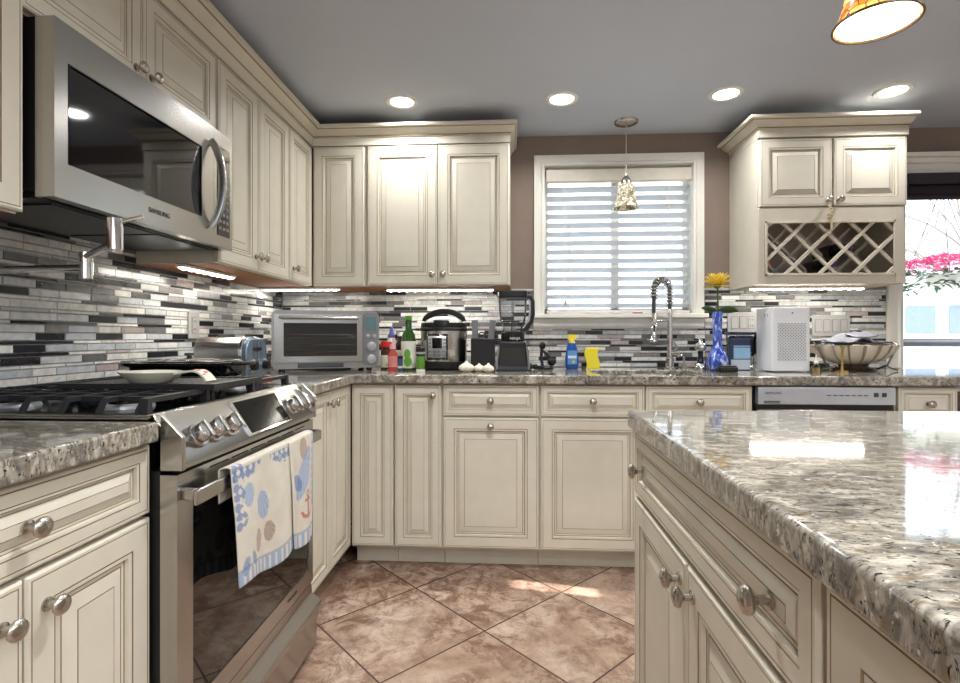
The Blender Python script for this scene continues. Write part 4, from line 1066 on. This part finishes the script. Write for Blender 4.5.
def paper(label, loc, w, d, seed, mat, tilt, h=.02, name='folded_paper'):
    r = random.Random(seed); a = [r.uniform(-1, 1) for _ in range(8)]
    m = MB().grid(18, 14, lambda s, t: ((s-.5)*w, (t-.5)*d, h*(a[0]*math.sin(s*5+a[1]*3)+a[2]*math.sin(t*6+a[3]*3)+.6*math.sin(s*11+t*7+a[4]*5)*abs(a[5]))))
    return tag(build(name, m, mat, loc=loc, rot=tilt, solid=.004, smooth=50), label, 'paper', 'papers in the shell bowl')
paper('large pale sheet leaning highest in the shell bowl', (1.735, 2.82, CT+.172), .22, .15, 3, M('paper_grey', S(112, 114, 128), .6), (.12, -.16, .2), .010)
paper('dark printed sheet under the pale one in the shell bowl', (1.765, 2.81, CT+.145), .26, .16, 4, M('paper_dark', S(46, 48, 60), .5), (.02, -.03, -.1), .006)
paper('crumpled white sheet at the right side of the shell bowl', (1.825, 2.80, CT+.150), .17, .13, 6, M('paper_white', S(142, 144, 154), .6), (.1, .22, .3), .018)
paper('small grey sheet at the left rim of the shell bowl', (1.66, 2.80, CT+.138), .12, .12, 9, M('paper_mid', S(104, 108, 122), .6), (.1, -.15, .5), .010)
nb = thing('oil_burner_bottle', 'tiny clear bottle with a white nozzle before the shell bowl', 'bottle', (1.475, 2.635, CT))
build('bottle', MB().lathe([(0, 0), (.020, 0), (.021, .004), (.020, .03), (.008, .044), (.0, .044)], 20, close=False), CLEAR, nb)
build('oil', MB().lathe([(0, .002), (.017, .002), (.017, .022), (0, .022)], 18, close=False), M('amber_oil', S(196, 164, 96), .1), nb)
build('nozzle', MB().lathe([(0, .044), (.009, .044), (.009, .054), (.004, .058), (.003, .090), (0, .091)], 14, close=False), WHITEPL, nb)
bh = thing('brass_stand', 'slim brass candle stand in front of the shell bowl', 'candle stand', (1.605, 2.650, CT))
build('base', MB().prism(rrect(-.022, -.016, .022, .016, .004, 3), 0, .010, 'z'), GOLD, bh)
build('column', MB().lathe([(0, .010), (.008, .010), (.006, .02), (.006, .115), (.010, .122), (.010, .130), (0, .130)], 16, close=False), GOLD, bh)

# wall plates
def plate(name, label, loc, rz, w, h, gangs, cat):
    t = thing(name, label, cat, loc, rz, 'wall plates')
    build('plate', MB().box(-w/2, -.006, -h/2, w/2, 0, h/2), PLATE, t, bevel=.003)
    for i, g in enumerate(gangs):
        x = (i-(len(gangs)-1)/2)*.046
        build('gap_line', MB().box(x-.0185, -.0066, -.035, x+.0185, -.0055, .035), M('plate_gap', S(84, 82, 82), .7) if 'plate_gap' not in bpy.data.materials else bpy.data.materials['plate_gap'], t)
        if g == 's': build('rocker', MB().prism([(-.006, -.033), (-.010, -.033), (-.0075, 0), (-.0085, .033), (-.006, .033)], x-.0165, x+.0165, 'x'), PLATE, t)
        else:
            q = build('outlet', MB().box(x-.0165, -.0085, -.033, x+.0165, -.006, .033), PLATE, t)
            build('sockets', MB().box(x-.008, -.0092, .012, x-.005, -.0084, .022).box(x+.005, -.0092, .012, x+.008, -.0084, .022).box(x-.008, -.0092, -.022, x-.005, -.0084, -.012).box(x+.005, -.0092, -.022, x+.008, -.0084, -.012), BLACK, q)
    return t
plate('outlet_plate', 'grey outlet plate on the left tiled wall above the toaster', (XL+.0095, 2.172, 1.138), H, .078, .116, 'o', 'outlet')
plate('switch_plate', 'three-gang grey plate behind the pitcher and vase', (1.305, YB-.009, 1.168), 0, .168, .116, 'sso', 'switch')
plate('switch_plate', 'four-gang grey switch plate above the shell bowl', (1.785, YB-.009, 1.150), 0, .205, .120, 'ssss', 'switch')

# ------------------------------------------------------------------ window dressing
wb = thing('window_blind', 'white wooden venetian blind lowered over the sink window', 'blind', (.613, YB+.035, 0))
bw2 = .408
build('valance', MB().prism([(-.045, 2.052), (-.045, 1.985), (-.038, 1.98), (-.038, 1.975), (-.03, 1.975), (-.03, 2.052)], -bw2-.002, bw2+.002, 'x'), M('valance_cream', S(214, 208, 194), .45), wb)
build('headrail', MB().box(-bw2, -.025, 2.0, bw2, .025, 2.045), WHITEP, wb)
bm_, nt, b = nmat('blind_slat'); b.inputs['Base Color'].default_value = (.84, .85, .86, 1); b.inputs['Roughness'].default_value = .45
tr = nd(nt, 'ShaderNodeBsdfTranslucent'); tr.inputs[0].default_value = (.8, .82, .85, 1); mx_ = nd(nt, 'ShaderNodeMixShader'); mx_.inputs[0].default_value = .45
nt.links.new(b.outputs[0], mx_.inputs[1]); nt.links.new(tr.outputs[0], mx_.inputs[2]); nt.links.new(mx_.outputs[0], nt.nodes['Material Output'].inputs[0])
m = MB(); ns = 14; ta = math.radians(-23)
for i in range(ns):
    z = 1.268+i*.0520; dy, dz = .025*math.cos(ta), .025*math.sin(ta)
    m.prism([(-dy, z-dz), (dy, z+dz), (dy-.0012, z+dz+.003), (-dy-.0012, z-dz+.003)], -bw2, bw2, 'x')
sl = build('slats', m, bm_, wb, smooth=0)
build('bottom_rail', MB().box(-bw2, -.025, 1.2215, bw2, .025, 1.242), WHITEP, wb, bevel=.003)
cm = MB()
for x in (-.27, 0, .27):
    cm.tube([(x, -.0262, 1.25), (x, -.0262, 1.99)], .0009, 5).tube([(x, .0262, 1.25), (x, .0262, 1.99)], .0009, 5)
build('ladder_cord', cm, WHITEP, wb)
build('pull_cord', MB().tube([(-.300, -.034, 1.30), (-.300, -.034, 1.98)], .0011, 6).tube([(-.315, -.036, 1.16), (-.310, -.042, 1.24), (-.310, -.036, 1.98)], .0011, 6).tube([(.285, -.034, 1.85), (.285, -.034, 1.98)], .0011, 6), WHITEP, wb)
TW = M('tassel_wood', S(186, 172, 150), .5)
for (x, y, z) in ((-.300, -.034, 1.272), (-.315, -.036, 1.13), (.285, -.034, 1.815)):
    build('tassel', MB().lathe([(0, 0), (.0085, 0), (.008, .012), (.004, .026), (0, .034)], 12, close=False), TW, wb, loc=(x, y-.004, z))
rs = tag(build('red_stick', MB().tube([(0, 0, 0), (.055, .004, 0)], .0042, 10), M('red_brown_lacquer', S(168, 84, 60), .4), loc=(.690, YB-.030, 1.2245)), 'short reddish stick lying on the window sill', 'stick')
ws = thing('roller_shade', 'dark rolled-up shade across the top of the patio window', 'shade', (2.175, YB-.02, 0))
build('roll', MB().tube([(0, 0, 1.895), (1.06, 0, 1.895)], .032, 20), M('shade_fabric', S(38, 30, 40), .8), ws)
build('headrail', MB().box(0, -.03, 1.925, 1.06, .018, 1.985), M('shade_rail', S(54, 44, 56), .6), ws)
build('hem_bar', MB().box(0, -.006, 1.845, 1.06, .006, 1.866), M('shade_hem', S(60, 50, 62), .6), ws)

# ------------------------------------------------------------------ lamps
def can(x, y, label, watts=None):
    t = thing('recessed_light', label, 'ceiling light', (x, y, ZC), 0, 'recessed ceiling lights')
    build('trim_ring', MB().lathe([(.056, -.002), (.060, -.006), (.078, -.004), (.080, 0), (.056, 0)], 36, close=False), WHITEP, t)
    build('lens', MB().lathe([(0, -.003), (.056, -.003), (.056, -.0005), (0, -.0005)], 32, close=False), CANEM, t)
    l = bpy.data.lights.new('lamp', 'AREA'); l.shape = 'DISK'; l.size = .11; l.energy = watts or CAN_W; l.color = (1, .985, .97); l.spread = math.radians(150)
    o = bpy.data.objects.new('lamp', l); COL.objects.link(o); o.parent = t; o.location = (0, 0, -.012)
can(-.538, 2.565, 'recessed ceiling light above the wall cabinets left of the window')
can(.247, 2.58, 'recessed ceiling light second from left, left of the window pendant')
can(1.024, 2.573, 'recessed ceiling light just left of the wine cabinet')
can(1.799, 2.589, 'recessed ceiling light above the wine cabinet, rightmost')
for i, (x, y) in enumerate(((.05, 1.25), (.7, -.1), (2.2, .7), (-.3, -1.2), (.6, -1.5), (1.6, -1.0), (2.6, -.6), (-.6, -2.2))):  # unseen cans, added to fill the cabinets with light
    can(x, y, 'added fill light outside the picture, built as a recessed ceiling light', CAN_FILL_W)

def strip(x0, x1, y, z, label, along='x', y1=None):
    L = x1-x0
    t = thing('under_cabinet_light', label, 'light strip', ((x0+x1)/2, y, z), 0 if along == 'x' else H, 'under-cabinet light strips')
    build('housing', MB().box(-L/2, -.018, 0, L/2, .018, .010), WHITEP, t)
    m = MB(); n = int(L/.045)
    m.box(-L/2+.004, -.010, -.004, L/2-.004, .010, 0)
    for i in range(n): m.ball((-L/2+(i+.5)*L/n, 0, -.004), .010, 10, 6, 0, (1, 1, .5))
    build('diffuser', m, LED, t)
    l = bpy.data.lights.new('lamp', 'AREA'); l.shape = 'RECTANGLE'; l.size = L; l.size_y = .018; l.energy = STRIP_W*L/.55; l.color = (1, .93, .80)
    o = bpy.data.objects.new('lamp', l); COL.objects.link(o); o.parent = t; o.location = (0, 0, -.014)
strip(-.685, -.095, 2.86, 1.3445, 'under-cabinet light strip above the pressure cooker')
strip(1.262, 1.840, 2.86, 1.3415, 'under-cabinet light strip below the wine lattice')
strip(-1.352, -.93, 2.80, 1.3445, 'under-cabinet light strip in the corner above the toaster oven')
strip(-.18, .18, 2.0, 1.3445, 'under-cabinet light strip on the left wall just past the microwave', 'y')
bpy.data.objects['under_cabinet_light.003'].location = (-1.21, 2.035, 1.3445)

# pendant over the sink
pd = thing('pendant_light', 'small mosaic glass pendant hanging before the sink window', 'pendant lamp', (.619, 2.875, 0))
build('canopy', MB().lathe([(0, ZC-.022), (.03, ZC-.020), (.060, ZC-.010), (.064, ZC-.001), (0, ZC-.001)], 32, close=False), NICKEL, pd)
build('cord', MB().tube([(0, 0, 1.955), (0, 0, ZC-.02)], .0028, 8), M('cord_grey', S(190, 184, 172), .5), pd)
build('socket_cap', MB().lathe([(0, 1.970), (.008, 1.968), (.009, 1.955), (.020, 1.945), (.028, 1.925), (.029, 1.914), (0, 1.914)], 28, close=False), NICKEL, pd)
def mosaic_glass(name, cols, em):
    m, nt, b = nmat(name); vo = nd(nt, 'ShaderNodeTexVoronoi'); vo.inputs['Scale'].default_value = 75
    co = nd(nt, 'ShaderNodeTexCoord'); nt.links.new(co.outputs['Object'], vo.inputs['Vector'])
    sx = nd(nt, 'ShaderNodeSeparateColor'); nt.links.new(vo.outputs['Color'], sx.inputs[0])
    c = ramp(nt, sx.outputs[0], cols)
    ve = nd(nt, 'ShaderNodeTexVoronoi', feature='DISTANCE_TO_EDGE'); ve.inputs['Scale'].default_value = 75; nt.links.new(co.outputs['Object'], ve.inputs['Vector'])
    e = ramp(nt, ve.outputs['Distance'], [(.02, (0, 0, 0)), (.07, (1, 1, 1))])
    c = mixc(nt, e, tuple(x*.25 for x in cols[0][1]), c)
    nt.links.new(c, b.inputs['Base Color']); nt.links.new(c, b.inputs['Emission Color']); b.inputs['Emission Strength'].default_value = em; b.inputs['Roughness'].default_value = .15
    return m
m = MB().lathe([(.027, 1.916), (.040, 1.905), (.046, 1.88), (.047, 1.85), (.052, 1.82), (.066, 1.790), (.072, 1.782), (.070, 1.782), (.063, 1.79), (.049, 1.82), (.044, 1.85), (.043, 1.88), (.036, 1.903)], 40, close=False)
build('shade', m, mosaic_glass('mosaic_shade', [(0, S(120, 104, 70)), (.4, S(196, 186, 152)), (1, S(240, 236, 220))], .10), pd, smooth=60)
build('bulb', MB().ball((0, 0, 1.85), .02), M('dim_bulb', (.8, .75, .65), .3, em=(1, .9, .7), ems=1.0), pd)

# pendant over the island
ip_ = thing('pendant_light', 'amber mosaic glass pendant above the island, at the top edge', 'pendant lamp', (.567, .852, 0))
build('canopy', MB().lathe([(0, ZC-.022), (.03, ZC-.020), (.060, ZC-.010), (.064, ZC-.001), (0, ZC-.001)], 32, close=False), NICKEL, ip_)
build('cord', MB().tube([(0, 0, 1.735), (0, 0, ZC-.02)], .0028, 8), BLACK, ip_)
build('socket_cap', MB().lathe([(0, 1.742), (.008, 1.740), (.018, 1.722), (.023, 1.700), (.0235, 1.688), (0, 1.688)], 28, close=False), NICKEL, ip_)
zo = 1.578
prf = [(.0225, .112), (.031, .098), (.037, .078), (.040, .055), (.044, .032), (.051, .012), (.0565, .0015), (.0575, 0)]
build('shade', MB().lathe([(r, z+zo) for r, z in prf], 48, close=False), mosaic_glass('amber_mosaic', [(0, S(150, 70, 20)), (.35, S(214, 120, 40)), (.7, S(240, 186, 90)), (1, S(250, 232, 160))], .55), ip_, smooth=60)
build('shade_lining', MB().lathe([(max(.0, r-.004), z+zo+.0005) for r, z in prf]+[(0, zo+.112)], 48, close=False), M('lit_lining', S(250, 246, 230), .5, em=(1, .96, .84), ems=2.2, var=.1, scale=40), ip_, smooth=60)
build('bulb', MB().ball((0, 0, zo+.065), .020), M('bulb_glow', (1, 1, 1), .3, em=(1, .93, .8), ems=12), ip_)
build('rim', MB().lathe([(.056, zo+.001), (.059, zo+.001), (.059, zo-.002), (.056, zo-.002), (.056, zo+.001)], 48, close=False), M('rim_bronze', S(90, 72, 52), .4, .6), ip_)

# wine bottles lying in the rack
def wine(label, x, z, yaw, cap):
    t = thing('wine_bottle', label, 'bottle', (x, wy+.30, z), 0, 'wine bottles in the lattice')
    t.rotation_euler = (H, 0, yaw)
    build('bottle', MB().lathe([(0, 0), (.036, 0), (.038, .005), (.038, .18), (.030, .21), (.015, .235), (.014, .262), (0, .262)], 28, close=False), M('wine_glass', S(16, 14, 16), .06, coat=.4), t)
    build('label', MB().lathe([(.0385, .05), (.0385, .15), (.0383, .151)], 28, close=False), M('wine_label', S(70, 50, 60), .5), t)
    build('capsule', MB().lathe([(.0148, .215), (.0162, .232), (.0158, .278), (0, .279)], 20, close=False), cap, t)
CAPB = M('capsule_brown', S(176, 106, 62), .4); CAPD = M('capsule_dark', S(70, 46, 96), .35)
nx0 = wx+ox0+.02; zb_ = wz+oz0
wine('wine bottle with a brown capsule at the lower left of the lattice', nx0+.0, wz+.048+.060, .0, CAPB)
wine('dark wine bottle with purple capsule right of the lattice middle', nx0+.163*2.5, zb_+.0815+.062, 0, CAPD)
wine('dark wine bottle low in the lattice just right of the middle', nx0+.163*2, zb_+.060, 0, CAPD)
# charm hanging from the knob
hc = thing('hanging_charm', 'beige beaded wooden charm hanging from the wine cabinet knob', 'charm', (wx+.006+.325, wy-.0195, wz+.385+.028))
build('loop', MB().tube([(.0, 0, .0065), (-.007, 0, .0), (-.004, 0, -.03), (.004, 0, -.03), (.007, 0, .0), (0, 0, .0065)], .0012, 6), TW, hc)
bd = MB()
for i, (dx, dz, r) in enumerate(((-.002, -.036, .006), (.003, -.046, .005), (-.006, -.075, .007), (.006, -.080, .006), (-.004, -.090, .007), (.008, -.062, .005))): bd.ball((dx, -.004*(i % 2), dz), r, 12, 8)
build('beads', bd, TW, hc)
build('stick', MB().box(.003, -.004, -.155, .012, .003, -.050), M('charm_wood', S(206, 188, 150), .5), hc, bevel=.002)

# ------------------------------------------------------------------ outside
struct('ground', MB().box(-6, YB+.16, -.5, 26, 40, -.4), M('bright_paving', S(214, 212, 204), .8), smooth=0)
rl = thing('deck_railing', 'dark horizontal deck rail outside the patio window', 'railing', (2.3, 4.0, -.4))
RAILM = M('rail_navy', S(18, 22, 38), .45)
build('top_rail', MB().tube([(-.4, 0, 1.445), (2.4, 0, 1.445)], .030, 16), RAILM, rl)
for x in (-.3, 1.9): build('post', MB().box(x-.03, -.03, 0, x+.03, .03, 1.42), WHITEP, rl)
build('infill', MB().box(-.27, -.008, .1, 1.87, .008, 1.36), WHITEP, rl)
pl_ = thing('flower_planter', 'hanging basket of pink flowers outside the patio window', 'planter', (2.93, 3.75, 1.50))
build('basket', MB().lathe([(0, -.13), (.10, -.13), (.20, -.06), (.24, .0), (.22, .0), (0, -.02)], 28, close=False), WHITEP, pl_)
for a in (0, 2.1, 4.2): build('hanger', MB().tube([(.22*math.cos(a), .22*math.sin(a), 0), (0, 0, .62)], .003, 6), DKSTEEL, pl_)
rnd = random.Random(2); m = MB(); g = MB()
for i in range(230):
    a = rnd.uniform(0, 2*PI); r = .36*math.sqrt(rnd.random()); z = .085*math.sqrt(max(0, 1-(r/.37)**2))+rnd.uniform(0, .05); x, y = r*math.cos(a), r*math.sin(a)
    for q in range(5):
        b_ = 2*PI*q/5+a; m.add([(x, y, z), (x+.020*math.cos(b_-.5), y+.020*math.sin(b_-.5), z+.008), (x+.030*math.cos(b_), y+.030*math.sin(b_), z+.004), (x+.020*math.cos(b_+.5), y+.020*math.sin(b_+.5), z+.008)], [(0, 1, 2, 3)])
        m.add([(x, y, z+.01), (x+.018*math.cos(b_), y-.006, z+.01+.018*math.sin(b_)), (x+.012*math.cos(b_+.6), y-.006, z+.01+.018*math.sin(b_+.6))], [(0, 1, 2)])
for i in range(420):
    a = rnd.uniform(0, 2*PI); r = .34*math.sqrt(rnd.random()); z = rnd.uniform(-.09, .05); x, y = r*math.cos(a), r*math.sin(a); b_ = rnd.uniform(0, 6.3); t = rnd.uniform(-.6, .6)
    g.add([(x, y, z), (x+.03*math.cos(b_-.4), y+.03*math.sin(b_-.4), z+.02*t), (x+.055*math.cos(b_), y+.055*math.sin(b_), z+.05*t-.02), (x+.03*math.cos(b_+.4), y+.03*math.sin(b_+.4), z+.02*t)], [(0, 1, 2, 3)])
build('blossoms', m, M('pink_blossom', S(220, 88, 146), .6), pl_, smooth=0)
build('leaves', g, M('planter_leaves', S(34, 84, 54), .6), pl_, smooth=0)
tr_ = thing('bare_tree', 'bare branching tree behind the flowers outside', 'tree', (8.1, 9.0, -.4))
m = MB(); rnd = random.Random(4)
def branch(p, d, ln, r, dep):
    q = p+d*ln; mid = p.lerp(q, .5)+Vector((rnd.uniform(-.06, .06), rnd.uniform(-.06, .06), rnd.uniform(-.03, .06)))*ln
    m.tube([p, mid, q], r, 6, scale=[1, .85, .7])
    if dep == 0: return
    for _ in range(3 if dep > 1 else 2):
        v = (d+Vector((rnd.uniform(-.8, .8), rnd.uniform(-.8, .8), rnd.uniform(-.25, .55)))).normalized(); branch(q, v, ln*rnd.uniform(.6, .82), r*.62, dep-1)
branch(Vector((0, 0, 0)), Vector((.02, 0, 1)), 1.5, .09, 5)
build('trunk', m, M('pale_bark', S(140, 128, 120), .9), tr_)
hs = thing('neighbour_house', 'white sided house with windows beyond the patio fence', 'house', (7.6, 14, -.4))
build('wall', MB().prism([(-3.4, 0), (6, 0), (6, 2.5), (1.3, 4.8), (-3.4, 2.5)], 0, 5, 'y'), M('white_siding', S(236, 236, 236), .7), hs)
for x, w_ in ((2.35, .85), (3.4, .55), (.6, .8)):
    f_ = build('window', MB().box(x, -.03, 1.5, x+w_, .0, 2.34), M('grey_sash', S(190, 194, 200), .5), hs); build('pane', MB().box(x+.06, -.04, 1.56, x+w_-.06, -.031, 2.28), M('house_glass', S(112, 124, 146), .3), f_)
build('roof', MB().prism([(-3.8, 2.3), (1.3, 4.8), (6.4, 2.3), (6.4, 2.5), (1.3, 5.05), (-3.8, 2.5)], -.3, 5.3, 'y'), M('pale_shingles', S(190, 192, 198), .8), hs)
fe = thing('picket_fence', 'white picket fence below the neighbouring house', 'fence', (5.2, 9.6, -.4))
m = MB()
for i in range(36): m.prism([(i*.13, .05), (i*.13+.085, .05), (i*.13+.085, 1.45), (i*.13+.0425, 1.52), (i*.13, 1.45)], -.012, .012, 'y')
build('pickets', m, WHITEP, fe); build('rail', MB().box(-.05, .013, .4, 4.7, .05, .48).box(-.05, .013, 1.15, 4.7, .05, 1.23), WHITEP, fe)
for x in (0, 2.3, 4.6): build('post', MB().box(x-.05, .051, 0, x+.05, .15, 1.5), WHITEP, fe)
